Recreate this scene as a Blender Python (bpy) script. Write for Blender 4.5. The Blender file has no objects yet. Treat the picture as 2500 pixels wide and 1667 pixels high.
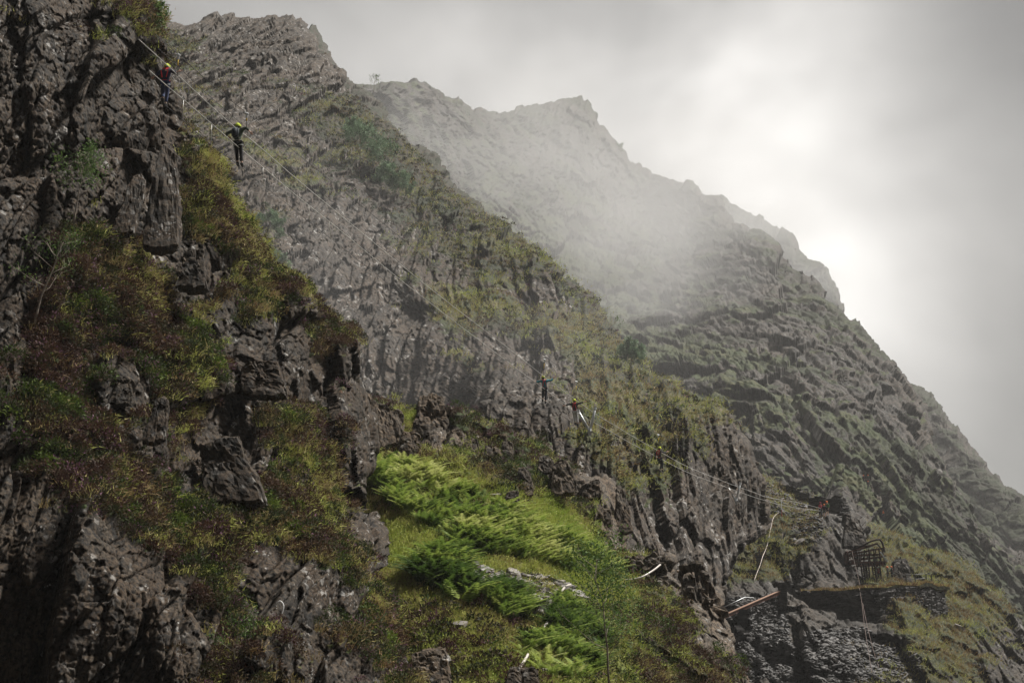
import bpy, bmesh, math, random
import numpy as np
from mathutils import Vector, Matrix

S = bpy.context.scene
COL = S.collection
R = math.radians

# ------------------------------------------------------------------ camera, sky, sun, exposure
PITCH = R(12.0); FPX = 4167.0; CAMZ = 1.6
cd = bpy.data.cameras.new('camera'); cam = bpy.data.objects.new('camera', cd); COL.objects.link(cam)
cd.lens = 60.0; cd.sensor_width = 36.0; cd.clip_start = 0.5; cd.clip_end = 20000; cd.clip_start = 1.0
cam.location = (0, 0, CAMZ); cam.rotation_euler = (R(90) + PITCH, 0, 0)
S.camera = cam
SUN_AZ = R(66); SUN_EL = R(58)            # azimuth clockwise from the view direction (+Y)
sdir = Vector((math.sin(SUN_AZ)*math.cos(SUN_EL), math.cos(SUN_AZ)*math.cos(SUN_EL), math.sin(SUN_EL)))
sl = bpy.data.lights.new('sun', 'SUN'); sl.energy = 4.4; sl.angle = R(9); sl.color = (1.0, 0.96, 0.90)
so = bpy.data.objects.new('sun', sl); COL.objects.link(so); so.rotation_euler = sdir.to_track_quat('Z', 'Y').to_euler()
S.view_settings.view_transform = 'Standard'; S.view_settings.look = 'None'
S.view_settings.exposure = 1.0; S.view_settings.gamma = 1.0

def camdir(px, py):
    """direction in the world of a point of the sky seen at (px,py) of the 2500 x 1667 photograph"""
    x = (px-1250)/FPX; u = (833.5-py)/FPX
    return Vector((x, math.cos(PITCH)-u*math.sin(PITCH), math.sin(PITCH)+u*math.cos(PITCH))).normalized()

def build_world():
    w = bpy.data.worlds.new('World'); S.world = w; w.use_nodes = True
    nt = w.node_tree; N = nt.nodes; L = nt.links; N.clear()
    out = N.new('ShaderNodeOutputWorld'); bg = N.new('ShaderNodeBackground'); L.new(bg.outputs[0], out.inputs[0])
    sky = N.new('ShaderNodeTexSky'); sky.sky_type = 'NISHITA'; sky.sun_disc = False
    sky.sun_elevation = SUN_EL; sky.sun_rotation = SUN_AZ
    tc = N.new('ShaderNodeTexCoord')
    nz = N.new('ShaderNodeTexNoise'); nz.inputs['Scale'].default_value = 4.2; nz.inputs['Detail'].default_value = 4.5
    nz.inputs['Roughness'].default_value = 0.5; nz.inputs['Distortion'].default_value = 0.3
    mp = N.new('ShaderNodeMapping'); mp.inputs['Scale'].default_value = (1.0, 1.0, 1.1); mp.inputs['Location'].default_value = (0.6, .2, .35)
    L.new(tc.outputs['Generated'], mp.inputs[0]); L.new(mp.outputs[0], nz.inputs['Vector'])
    # thin bright place in the cloud where the sun comes through
    def spot(d, k):
        dt = N.new('ShaderNodeVectorMath'); dt.operation = 'DOT_PRODUCT'
        L.new(tc.outputs['Generated'], dt.inputs[0]); dt.inputs[1].default_value = d
        a = N.new('ShaderNodeMath'); a.operation = 'SUBTRACT'; L.new(dt.outputs['Value'], a.inputs[0]); a.inputs[1].default_value = 1.0
        b = N.new('ShaderNodeMath'); b.operation = 'MULTIPLY'; L.new(a.outputs[0], b.inputs[0]); b.inputs[1].default_value = k
        e = N.new('ShaderNodeMath'); e.operation = 'EXPONENT'; L.new(b.outputs[0], e.inputs[0])
        return e.outputs[0]
    def mad(a, m, c):
        n = N.new('ShaderNodeMath'); n.operation = 'MULTIPLY_ADD'; L.new(a, n.inputs[0]); n.inputs[1].default_value = m
        if isinstance(c, float): n.inputs[2].default_value = c
        else: L.new(c, n.inputs[2])
        return n.outputs[0]
    rmp = N.new('ShaderNodeValToRGB'); rmp.color_ramp.elements[0].position = 0.33; rmp.color_ramp.elements[1].position = 0.70
    L.new(nz.outputs['Fac'], rmp.inputs[0])
    s1 = spot(camdir(2050, 520), 95.0); s2 = spot(camdir(1780, 400), 85.0); s3 = spot(camdir(1400, 500), 7.0)
    v = mad(s1, SKY_SPOT, SKY_BASE); v = mad(s2, SKY_WIDE, v); v = mad(s3, SKY_THIRD, v)
    for px_, py_, k_, a_ in ((2500, 40, 60.0, .85), (1450, -60, 300.0, .35), (2600, 900, 90.0, .6), (250, -100, 120.0, .3)):   # thicker, darker cloud
        d_ = mad(spot(camdir(px_, py_), k_), -a_, 1.0); mm = N.new('ShaderNodeMath'); mm.operation = 'MULTIPLY'; L.new(v, mm.inputs[0]); L.new(d_, mm.inputs[1]); v = mm.outputs[0]
    mu = N.new('ShaderNodeMath'); mu.operation = 'MULTIPLY_ADD'
    L.new(rmp.outputs['Color'], mu.inputs[0]); mu.inputs[1].default_value = SKY_NOISE; mu.inputs[2].default_value = 1.0-SKY_NOISE*0.5
    m2 = N.new('ShaderNodeMath'); m2.operation = 'MULTIPLY'; L.new(v, m2.inputs[0]); L.new(mu.outputs[0], m2.inputs[1])
    cc = N.new('ShaderNodeVectorMath'); cc.operation = 'SCALE'; cc.inputs[0].default_value = (10.2, 9.9, 9.5); L.new(m2.outputs[0], cc.inputs['Scale'])
    mx = N.new('ShaderNodeMix'); mx.data_type = 'RGBA'; mx.inputs['Factor'].default_value = 0.96
    L.new(sky.outputs[0], mx.inputs['A']); L.new(cc.outputs[0], mx.inputs['B'])
    L.new(mx.outputs['Result'], bg.inputs['Color']); bg.inputs['Strength'].default_value = 0.1
SKY_BASE = 0.05; SKY_SPOT = 0.62; SKY_WIDE = 0.42; SKY_THIRD = 0.16; SKY_NOISE = 1.1
build_world()

# ------------------------------------------------------------------ helpers
def at(px, py, D):
    """world point at forward distance D (metres) whose bearing is that of photo pixel (px,py)"""
    px = np.asarray(px, float); py = np.asarray(py, float); D = np.asarray(D, float)
    x = (px-1250)/FPX*D; u = (833.5-py)/FPX*D
    return np.stack([x, D*math.cos(PITCH)-u*math.sin(PITCH), CAMZ+D*math.sin(PITCH)+u*math.cos(PITCH)], -1)
def P(px, py, D): return Vector(at(px, py, D).tolist())

def hsh(ix, iy, iz, seed):
    h = (ix.astype(np.int64)*374761393 + iy.astype(np.int64)*668265263 + iz.astype(np.int64)*2147483647 + seed*1274126177) & 0xFFFFFFFF
    h = ((h ^ (h >> 13))*1274126177) & 0xFFFFFFFF
    h = ((h ^ (h >> 16))*2246822519) & 0xFFFFFFFF
    h = h ^ (h >> 15)
    return (h & 0xFFFFFF)/float(0x1000000)
def vnoise(p, seed=0):
    f = np.floor(p); t = p-f; i = f.astype(np.int64); t = t*t*(3-2*t); r = 0
    for dx in (0, 1):
        wx = t[..., 0] if dx else 1-t[..., 0]
        for dy in (0, 1):
            wy = t[..., 1] if dy else 1-t[..., 1]
            for dz in (0, 1):
                wz = t[..., 2] if dz else 1-t[..., 2]
                r = r + hsh(i[..., 0]+dx, i[..., 1]+dy, i[..., 2]+dz, seed)*wx*wy*wz
    return r*2-1
def fbm(p, o=4, seed=0, g=0.5):
    r = 0; a = 1; s = 0
    for k in range(o):
        r = r + a*vnoise(p, seed+k*7); s += a; a *= g; p = p*2.03+11.3
    return r/s
def worley(p, seed=0, tilt=0.9):
    """faceted block height: every cell is a tilted plane with its own offset, cracks between cells"""
    i = np.floor(p).astype(np.int64); sh = p.shape[:-1]
    d1 = np.full(sh, 9.0); d2 = np.full(sh, 9.0); hh = np.zeros(sh)
    for dx in (-1, 0, 1):
        for dy in (-1, 0, 1):
            for dz in (-1, 0, 1):
                cx, cy, cz = i[..., 0]+dx, i[..., 1]+dy, i[..., 2]+dz
                q = np.stack([cx+0.15+0.7*hsh(cx, cy, cz, seed), cy+0.15+0.7*hsh(cx, cy, cz, seed+1), cz+0.15+0.7*hsh(cx, cy, cz, seed+2)], -1)
                dv = p-q; d = (dv*dv).sum(-1)
                g = np.stack([hsh(cx, cy, cz, seed+3)-.5, hsh(cx, cy, cz, seed+4)-.5, hsh(cx, cy, cz, seed+5)-.5], -1)*2*tilt
                h = hsh(cx, cy, cz, seed+6)*2-1 + (g*dv).sum(-1)
                m = d < d1
                d2 = np.where(m, d1, np.minimum(d2, d)); hh = np.where(m, h, hh); d1 = np.where(m, d, d1)
    e = np.sqrt(d2)-np.sqrt(d1)
    return hh, e
def rbf(ctrl, X, Y):
    c = np.array(ctrl, float); xy = c[:, :2]/1000.0; n = len(c)
    A = np.zeros((n+3, n+3)); d = np.hypot(xy[:, None, 0]-xy[None, :, 0], xy[:, None, 1]-xy[None, :, 1])
    A[:n, :n] = -np.sqrt(d*d+0.02**2); A[:n, n] = 1; A[:n, n+1:] = xy; A[n, :n] = 1; A[n+1:, :n] = xy.T
    w = np.linalg.solve(A, np.concatenate([c[:, 2], np.zeros(3)]))
    x = np.asarray(X)/1000.0; y = np.asarray(Y)/1000.0
    r = w[n]+w[n+1]*x+w[n+2]*y
    for k in range(n): r = r - w[k]*np.sqrt((x-xy[k, 0])**2+(y-xy[k, 1])**2+0.02**2)
    return r
def sstep(a, b, x):
    t = np.clip((x-a)/(b-a), 0, 1); return t*t*(3-2*t)
def resample(pts, n):
    p = np.array(pts, float); s = np.concatenate([[0], np.cumsum(np.hypot(*np.diff(p, axis=0).T))]); t = np.linspace(0, s[-1], n)
    return np.stack([np.interp(t, s, p[:, 0]), np.interp(t, s, p[:, 1])], -1)

def tag(o, label=None, cat=None, group=None, kind=None):
    if label: o['label'] = label
    if cat: o['category'] = cat
    if group: o['group'] = group
    if kind: o['kind'] = kind
    return o
def mesh_np(name, V, F, mat, attrs=None, smooth=False, parent=None, colors=None, mi=None):
    V = np.asarray(V, np.float32); F = np.asarray(F, np.int32); k = F.shape[1]
    me = bpy.data.meshes.new(name)
    me.vertices.add(len(V)); me.vertices.foreach_set('co', V.ravel())
    me.loops.add(F.size); me.loops.foreach_set('vertex_index', F.ravel())
    me.polygons.add(len(F)); me.polygons.foreach_set('loop_start', np.arange(0, F.size, k, dtype=np.int32))
    me.polygons.foreach_set('loop_total', np.full(len(F), k, np.int32))
    if smooth: me.polygons.foreach_set('use_smooth', np.ones(len(F), bool))
    for m in (mat if isinstance(mat, (list, tuple)) else [mat]): me.materials.append(m)
    if mi is not None: me.polygons.foreach_set('material_index', np.asarray(mi, np.int32))
    me.update(calc_edges=True)
    for an, av in (attrs or {}).items():
        a = me.attributes.new(an, 'FLOAT', 'POINT'); a.data.foreach_set('value', np.asarray(av, np.float32).ravel())
    o = bpy.data.objects.new(name, me); COL.objects.link(o)
    if parent: o.parent = parent
    return o

# ------------------------------------------------------------------ materials
def newmat(name):
    m = bpy.data.materials.new(name); m.use_nodes = True
    nt = m.node_tree; b = nt.nodes['Principled BSDF']; return m, nt, nt.nodes, nt.links, b
def node(N, t, **kw):
    n = N.new(t)
    for k, v in kw.items():
        if k in n.inputs: n.inputs[k].default_value = v
        else: setattr(n, k, v)
    return n
def mixc(N, L, f, a, b):
    m = N.new('ShaderNodeMix'); m.data_type = 'RGBA'
    for s, v in (('Factor', f), ('A', a), ('B', b)):
        if isinstance(v, (tuple, float, int)):
            m.inputs[s].default_value = v if s == 'Factor' else (*v, 1)
        else: L.new(v, m.inputs[s])
    return m.outputs['Result']
def ramp(N, L, src, a, b, va=0.0, vb=1.0):
    m = N.new('ShaderNodeMapRange'); m.interpolation_type = 'SMOOTHSTEP'
    L.new(src, m.inputs['Value']); m.inputs['From Min'].default_value = a; m.inputs['From Max'].default_value = b
    m.inputs['To Min'].default_value = va; m.inputs['To Max'].default_value = vb; return m.outputs['Result']
def math2(N, L, op, a, b):
    m = N.new('ShaderNodeMath'); m.operation = op
    for i, v in enumerate((a, b)):
        if isinstance(v, (int, float)): m.inputs[i].default_value = v
        else: L.new(v, m.inputs[i])
    return m.outputs[0]
def simple(name, col, rough=0.7, metal=0.0, var=0.25, scale=8.0):
    m, nt, N, L, b = newmat(name)
    g = node(N, 'ShaderNodeNewGeometry'); n = node(N, 'ShaderNodeTexNoise', Scale=scale, Detail=4.0); L.new(g.outputs['Position'], n.inputs['Vector'])
    c = mixc(N, L, ramp(N, L, n.outputs['Fac'], .3, .7), tuple(x*(1-var) for x in col), tuple(min(1, x*(1+var)) for x in col))
    L.new(c, b.inputs['Base Color']); b.inputs['Roughness'].default_value = rough; b.inputs['Metallic'].default_value = metal
    return m

def terrain_mat(name, sc, dark, light, lichen=0.5, lich_amt=0.5, grass=((.055, .085, .016), (.20, .15, .06)), heath=((.06, .028, .024), (.03, .045, .012)), bump=0.6, strat=(0.25, 0.0, 1.0)):
    """sc = metres of the finest rock texture feature; attributes veg (rock>plants) and grs (heath>grass)"""
    m, nt, N, L, b = newmat(name)
    geo = node(N, 'ShaderNodeNewGeometry'); pos = geo.outputs['Position']
    mp = node(N, 'ShaderNodeMapping'); mp.inputs['Rotation'].default_value = (R(8), R(14), 0); mp.inputs['Scale'].default_value = (1/sc, 1/sc, 0.22/sc); L.new(pos, mp.inputs[0])
    n1 = node(N, 'ShaderNodeTexNoise', Scale=0.55, Detail=8.0, Roughness=0.62); L.new(mp.outputs[0], n1.inputs['Vector'])
    mp2 = node(N, 'ShaderNodeMapping'); mp2.inputs['Scale'].default_value = (1/sc,)*3; L.new(pos, mp2.inputs[0])
    n2 = node(N, 'ShaderNodeTexNoise', Scale=0.09, Detail=6.0, Roughness=0.6); L.new(mp2.outputs[0], n2.inputs['Vector'])
    n3 = node(N, 'ShaderNodeTexNoise', Scale=1.3, Detail=5.0, Roughness=0.7); L.new(mp2.outputs[0], n3.inputs['Vector'])
    rock = mixc(N, L, ramp(N, L, n1.outputs['Fac'], .32, .66), dark, light)
    warm = mixc(N, L, ramp(N, L, n2.outputs['Fac'], .42, .64), rock, tuple(x*y for x, y in zip(light, (.95, .78, .6))))
    rock = mixc(N, L, 0.55, rock, warm)
    rock = mixc(N, L, ramp(N, L, n3.outputs['Fac'], .35, .62, 0.0, .7), tuple(x*.35 for x in dark), rock)
    # pale lichen and quartz blotches
    vo = node(N, 'ShaderNodeTexVoronoi', Scale=0.42); vo.feature = 'F1'
    dist = node(N, 'ShaderNodeVectorMath'); dist.operation = 'MULTIPLY_ADD'; L.new(n3.outputs['Color'], dist.inputs[0]); dist.inputs[1].default_value = (1.3, 1.3, 1.3); L.new(mp2.outputs[0], dist.inputs[2])
    L.new(dist.outputs[0], vo.inputs['Vector'])
    sp = ramp(N, L, vo.outputs['Distance'], .20, .36, 1.0, 0.0)
    n4 = node(N, 'ShaderNodeTexNoise', Scale=0.16, Detail=3.0); L.new(mp.outputs[0], n4.inputs['Vector'])
    vo2 = node(N, 'ShaderNodeTexVoronoi', Scale=1.3); vo2.feature = 'F1'; L.new(dist.outputs[0], vo2.inputs['Vector'])
    sp2 = ramp(N, L, vo2.outputs['Distance'], .16, .34, .8, 0.0); n5 = node(N, 'ShaderNodeTexNoise', Scale=.33, Detail=3.0); L.new(mp2.outputs[0], n5.inputs['Vector'])
    sp2 = math2(N, L, 'MULTIPLY', sp2, ramp(N, L, n5.outputs['Fac'], .50, .62)); sp = math2(N, L, 'MAXIMUM', math2(N, L, 'MULTIPLY', sp, n5.outputs['Fac']), sp2)
    sp = math2(N, L, 'MULTIPLY', sp, ramp(N, L, n4.outputs['Fac'], .60-.2*lich_amt, .74-.2*lich_amt))
    rock = mixc(N, L, math2(N, L, 'MULTIPLY', sp, 0.85), rock, (lichen, lichen*.97, lichen*.92))
    # plants
    v1 = node(N, 'ShaderNodeTexNoise', Scale=0.7, Detail=6.0, Roughness=0.7); L.new(mp2.outputs[0], v1.inputs['Vector'])
    v2 = node(N, 'ShaderNodeTexNoise', Scale=0.12, Detail=4.0, Roughness=0.6); L.new(mp2.outputs[0], v2.inputs['Vector'])
    gr = mixc(N, L, ramp(N, L, v2.outputs['Fac'], .40, .66), *grass); gr = mixc(N, L, ramp(N, L, v1.outputs['Fac'], .3, .7, 0.0, .75), tuple(x*.45 for x in grass[0]), gr)
    he = mixc(N, L, ramp(N, L, v2.outputs['Fac'], .42, .58), *heath); he = mixc(N, L, ramp(N, L, v1.outputs['Fac'], .35, .7, 0.0, .9), tuple(x*.4 for x in heath[1]), he)
    ag = node(N, 'ShaderNodeAttribute', attribute_name='grs'); av = node(N, 'ShaderNodeAttribute', attribute_name='veg')
    gsel = ramp(N, L, math2(N, L, 'ADD', ag.outputs['Fac'], math2(N, L, 'MULTIPLY', math2(N, L, 'SUBTRACT', v1.outputs['Fac'], .5), .8)), .35, .65)
    veg = mixc(N, L, gsel, he, gr)
    vsel = ramp(N, L, math2(N, L, 'ADD', av.outputs['Fac'], math2(N, L, 'MULTIPLY', math2(N, L, 'SUBTRACT', n3.outputs['Fac'], .5), .9)), .38, .62)
    L.new(mixc(N, L, vsel, rock, veg), b.inputs['Base Color'])
    b.inputs['Roughness'].default_value = 0.85; b.inputs['Specular IOR Level'].default_value = 0.25
    bp = node(N, 'ShaderNodeBump', Strength=bump, Distance=sc*0.6)
    h = math2(N, L, 'ADD', n1.outputs['Fac'], math2(N, L, 'MULTIPLY', n3.outputs['Fac'], .6)); h = math2(N, L, 'ADD', h, math2(N, L, 'MULTIPLY', math2(N, L, 'MULTIPLY', v1.outputs['Fac'], av.outputs['Fac']), .8))
    L.new(h, bp.inputs['Height']); L.new(bp.outputs[0], b.inputs['Normal'])
    return m

# ------------------------------------------------------------------ terrain sheets
SHEETS = {}
AX = Matrix.Rotation(R(7), 3, 'Y') @ Matrix.Rotation(R(-4), 3, 'X')
AXN = np.array(AX)
def grid_normals(G):
    du = np.gradient(G, axis=0); dv = np.gradient(G, axis=1); n = np.cross(du, dv)
    n /= np.linalg.norm(n, axis=-1, keepdims=True)+1e-9; return n
def sheet(name, label, top, bot, nt, ns, depth, vegc, grsc, octs, mat, round_w=0.16, round_r=0.05, back=60.0, stretch=3.2, bush=0.25, bushscale=0.6, seed=1, rockdamp=0.85, nrm_w=0.9, vn=0.8, vscale=None, warp=0.45, extra=None, jag=0.5, dsq=0.3, tilt=1.25):
    T = resample(top, nt); B = resample(bot, nt)
    tg = np.gradient(T, axis=0); tg /= np.linalg.norm(tg, axis=1, keepdims=True)+1e-9; Dm = np.array(depth)[:, 2].mean()
    jj = jag*FPX/Dm; q3 = np.concatenate([T/FPX*Dm, np.zeros((nt, 1))], 1)
    hh, ee = worley(q3/(jag*4.5), seed+400, .8); h2, ee2 = worley(q3/(jag*1.6), seed+401, .8)
    JO = np.stack([tg[:, 1], -tg[:, 0]], -1)*(jj*(0.40*hh+.18*h2+.3*fbm(q3/(jag*8), 3, seed+402)))[:, None]; s = np.linspace(0, 1, ns)
    X = B[:, None, 0]*(1-s)+T[:, None, 0]*s; Y = B[:, None, 1]*(1-s)+T[:, None, 1]*s
    js = np.clip((s-1+round_w*1.2)/(round_w*1.2), 0, 1)**2; X = X+JO[:, :1]*js; Y = Y+JO[:, 1:]*js
    dc = np.array(depth, float); D = np.exp(np.clip(rbf(np.column_stack([dc[:, :2], np.log(dc[:, 2])]), X, Y), math.log(dc[:, 2].min()*.88), math.log(dc[:, 2].max()*1.08)))
    if extra is not None: D = D + extra(X, Y)
    q = np.clip((s-(1-round_w))/round_w, 0, 1); D = D*(1+round_r*(1-np.sqrt(1-q*q*0.995)))[None, :]
    G = at(X, Y, D)
    # the land carries on behind the crest
    K = 14; wk = back*(np.linspace(0, 1, K+1)[1:]**1.6)
    E = G[:, -1]; V = E-np.array([0, 0, CAMZ]); V /= np.linalg.norm(V, axis=-1, keepdims=True)
    Pin = at(B[:, 0], B[:, 1], D[:, -1]); I = Pin-E; I /= np.linalg.norm(I, axis=-1, keepdims=True)+1e-9
    ext = E[:, None]+V[:, None]*wk[None, :, None]+I[:, None]*(wk*0.55)[None, :, None]
    G = np.concatenate([G, ext], 1); X = np.concatenate([X, np.repeat(X[:, -1:], K, 1)], 1); Y = np.concatenate([Y, np.repeat(Y[:, -1:], K, 1)], 1)
    n0 = grid_normals(G)
    if (n0[nt//2, ns//2] @ V[nt//2]) > 0: n0 = -n0; flip = True
    else: flip = False
    bias = rbf(vegc, X, Y) if vegc else np.zeros_like(X); gb = rbf(grsc, X, Y) if grsc else np.zeros_like(X)
    soft = sstep(0.9, 1.5, bias)                       # whole turf: no rock relief
    Gs = (G-np.array([0, 1, 0])*(G[..., 1:2]*(1-dsq))) @ AXN; Q = Gs + warp*np.stack([fbm(G/octs[0][0]*0.7, 3, seed+50), fbm(G/octs[0][0]*0.7, 3, seed+60), fbm(G/octs[0][0]*.7, 3, seed+70)], -1)*octs[0][0]*0.35
    h = 0; 
    for k, (size, amp) in enumerate(octs):
        st = stretch if k < len(octs)-1 else 1.8
        hh, e = worley(Q/np.array([size, size, size*st]), seed+k*20, tilt)
        crack = np.exp(-e*15.0)
        h = h + amp*(hh*0.8-crack*0.30)
    h = h + octs[-1][1]*.8*fbm(G/octs[-1][0]*1.7, 4, seed+33)
    h = h + octs[0][1]*0.8*fbm(G/(octs[0][0]*2.5), 3, seed+90)
    tc = np.array([0, 0, CAMZ])-G; tc /= np.linalg.norm(tc, axis=-1, keepdims=True)
    edge = np.concatenate([q**3, np.ones(K)])[None, :, None]
    dr = tc*(0.85-0.5*edge)+n0*(0.30+0.2*edge); dr /= np.linalg.norm(dr, axis=-1, keepdims=True)
    G1 = G + dr*(h*(1-rockdamp*soft)*(1-0.82*edge[..., 0]))[..., None]
    n1 = grid_normals(G1); n1 = -n1 if flip else n1
    nz = n1[..., 2]
    for _ in range(2): nz = (nz+np.roll(nz, 1, 0)+np.roll(nz, -1, 0)+np.roll(nz, 1, 1)+np.roll(nz, -1, 1))/5
    vs = vscale or octs[0][0]*1.2
    dg = (G-np.array([0, 1, 0])*(G[..., 1:2]*.6)) @ np.array(Matrix.Rotation(R(38), 3, 'Y'))         # plant belts follow ledges running down to the right
    nn = fbm(dg/np.array([vs*2.6, vs, vs*.8]), 5, seed+5, 0.6)
    veg = np.clip(0.5+ (bias-0.5) + nrm_w*(nz-0.42) + vn*nn, -.5, 1.5)
    veg = sstep(0.35, 0.65, veg); grs = np.clip(gb + 0.9*fbm(G/vs*0.8, 4, seed+8), 0, 1)
    b1, _ = worley(G/bushscale, seed+9, .2)
    bh = bush*(0.5+0.5*b1)*(1-0.75*soft*(grs > .5)) + bush*.5*fbm(G/(bushscale*.4), 3, seed+3)
    G2 = G1 + (dr*0.7+np.array([0, 0, .35]))*(veg*bh)[..., None]
    nu, nv = G2.shape[:2]
    ii = np.arange(nu*nv).reshape(nu, nv)
    a, b_, c, d = ii[:-1, :-1].ravel(), ii[1:, :-1].ravel(), ii[1:, 1:].ravel(), ii[:-1, 1:].ravel()
    F = np.stack([a, b_, c, d], -1)
    if flip: F = F[:, ::-1]
    o = mesh_np(name, G2.reshape(-1, 3), F, mat, {'veg': veg, 'grs': grs}, smooth=False)
    tag(o, label, None, None, 'structure')
    n2 = grid_normals(G2); n2 = -n2 if flip else n2
    SHEETS[name] = dict(G=G2[:, :ns], n=n2[:, :ns], veg=veg[:, :ns], grs=grs[:, :ns], X=X[:, :ns], Y=Y[:, :ns], soft=soft[:, :ns], D=D)
    return o
def surf(name, px, py):
    """closest surface point of a sheet to the bearing (px,py): position and normal"""
    s = SHEETS[name]; g = s['G']; rel = g-np.array([0, 0, CAMZ])
    f = rel[..., 1]*math.cos(PITCH)+rel[..., 2]*math.sin(PITCH); u = -rel[..., 1]*math.sin(PITCH)+rel[..., 2]*math.cos(PITCH)
    ax = 1250+rel[..., 0]/f*FPX; ay = 833.5-u/f*FPX
    dd = (ax-px)**2+(ay-py)**2+np.where((ax-px)**2+(ay-py)**2 < 64, 0, 0)
    k = np.unravel_index(np.argmin(dd+f*0.02), dd.shape)
    return Vector(g[k].tolist()), Vector(s['n'][k].tolist()), f[k]

M_near = terrain_mat('near_slate_rock', 0.16, (.007, .006, .005), (.105, .078, .052), .42, .6, ((.055, .085, .014), (.30, .20, .085)), ((.11, .045, .03), (.04, .06, .012)))
M_mid = terrain_mat('mid_slate_rock', 0.36, (.028, .0235, .020), (.135, .108, .082), .46, .75, ((.050, .062, .020), (.17, .135, .065)), ((.060, .036, .028), (.030, .038, .015)))
M_far = terrain_mat('far_slate_rock', 1.1, (.020, .018, .016), (.125, .110, .094), .26, .35, ((.042, .058, .016), (.095, .088, .034)), ((.032, .024, .016), (.030, .040, .013)))
M_ridge = terrain_mat('ridge_slate_rock', 0.2, (.03, .024, .018), (.20, .158, .115), .50, .4, ((.12, .16, .025), (.32, .28, .085)), ((.10, .042, .032), (.045, .07, .012)))
M_terr = terrain_mat('terrace_rock', 0.35, (.028, .025, .022), (.12, .108, .095), .42, .4, ((.034, .042, .010), (.085, .075, .026)), ((.06, .05, .03), (.035, .05, .014)))

Q = 1.0
# F3: the hindmost ridge in the mist
sheet('far_mountain', 'palest mountain ridge fading into the mist behind the others',
      [(1600, 470), (1716, 473), (1757, 473), (1813, 507), (1864, 535), (1920, 570), (1946, 606), (1977, 632), (2007, 647), (2022, 667), (2058, 739), (2100, 850)],
      [(1600, 800), (1800, 900), (2000, 950), (2100, 1000)], int(260*Q), int(120*Q),
      [(1600, 470, 1900), (1757, 473, 1850), (2007, 647, 1500), (2060, 740, 1300), (1700, 800, 1750), (2100, 950, 1250)],
      [(1700, 500, .35), (2000, 700, .4), (1800, 800, .3)], None, [(50, 13), (18, 6), (8, 2)], M_far, seed=11, back=300, bush=.5, bushscale=6, jag=6)
# F4: right shoulder behind
sheet('far_mountain', 'dark shoulder of the mountain behind the long right slope',
      [(2060, 800), (2124, 836), (2160, 866), (2181, 902), (2227, 938), (2278, 963), (2308, 999), (2318, 1012), (2339, 1040), (2373, 1090), (2414, 1131), (2458, 1186), (2500, 1210), (2600, 1290)],
      [(2060, 1150), (2150, 1250), (2300, 1400), (2600, 1600)], int(320*Q), int(150*Q),
      [(2060, 800, 1150), (2124, 836, 1100), (2278, 963, 900), (2373, 1090, 780), (2500, 1210, 680), (2600, 1290, 640), (2300, 1400, 640), (2600, 1600, 560)],
      [(2200, 950, .45), (2400, 1200, .4), (2500, 1400, .4)], None, [(22, 6), (9, 3), (4, 1.2)], M_far, seed=12, back=200, bush=.5, bushscale=3, jag=2.5)
# F1 + F2: the big hazy mountain and its long right slope
sheet('mountain', 'large hazy slate mountain with a long rocky slope down to the right',
      [(820, 215), (892, 203), (953, 201), (980, 206), (1003, 203), (1018, 197), (1037, 199), (1075, 224), (1129, 240), (1156, 265), (1175, 265), (1221, 274), (1252, 265), (1290, 255), (1355, 249), (1382, 243), (1435, 242),
       (1447, 257), (1464, 288), (1468, 303), (1489, 326), (1519, 360), (1542, 395), (1563, 417), (1624, 427), (1691, 450), (1716, 484), (1757, 489), (1783, 530), (1793, 553), (1818, 555), (1829, 575), (1854, 575), (1890, 606), (1910, 627), (1951, 652), (1987, 672), (2022, 713), (2058, 744), (2084, 774), (2124, 836), (2165, 882), (2211, 943), (2242, 999), (2267, 1065), (2310, 1140), (2380, 1230), (2440, 1300), (2520, 1370), (2640, 1440)],
      [(820, 500), (1000, 640), (1200, 800), (1400, 1000), (1600, 1250), (1800, 1450), (2100, 1640), (2400, 1750), (2640, 1800)], int(760*Q), int(420*Q),
      [(892, 203, 950), (1018, 197, 1050), (1221, 274, 1200), (1435, 242, 1350), (1500, 420, 1300), (1560, 480, 1300), (1570, 417, 1350), (1691, 450, 1150), (1800, 560, 1000), (1600, 600, 1100), (2022, 713, 740), (2124, 836, 640), (2242, 999, 540), (2267, 1065, 510), (2380, 1230, 450), (2600, 1440, 400),
       (1100, 500, 950), (1300, 600, 950), (1450, 760, 700), (1600, 900, 540), (1750, 760, 700), (1750, 950, 470), (1900, 1000, 420), (1900, 1170, 350), (2100, 1150, 375), (2100, 1270, 345), (2300, 1300, 385), (2300, 1500, 330), (2500, 1600, 330)],
      [(1000, 300, 0.43), (1400, 350, 0.43), (1250, 420, 0.63), (1700, 500, 0.23), (1600, 770, 0.38), (1900, 700, 0.23), (2150, 1000, 0.23), (2250, 1150, 0.48), (1800, 1100, 0.18), (1900, 900, 0.23), (2000, 1080, 0.08), (2100, 1200, 0.18), (2400, 1350, 0.53), (2300, 1400, 0.48)],
      [(1000, 300, .5), (1700, 1000, .7), (2300, 1200, .45), (2200, 1400, .6)], [(50, 9.0), (17, 4.6), (7.0, 3.3), (3.0, 2.0), (1.4, .8)], M_far, seed=13, back=300, bush=.25, bushscale=2.2, round_w=.1, stretch=2.8, vscale=14, vn=1.25, tilt=1.4, dsq=.2, jag=3.0)
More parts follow.
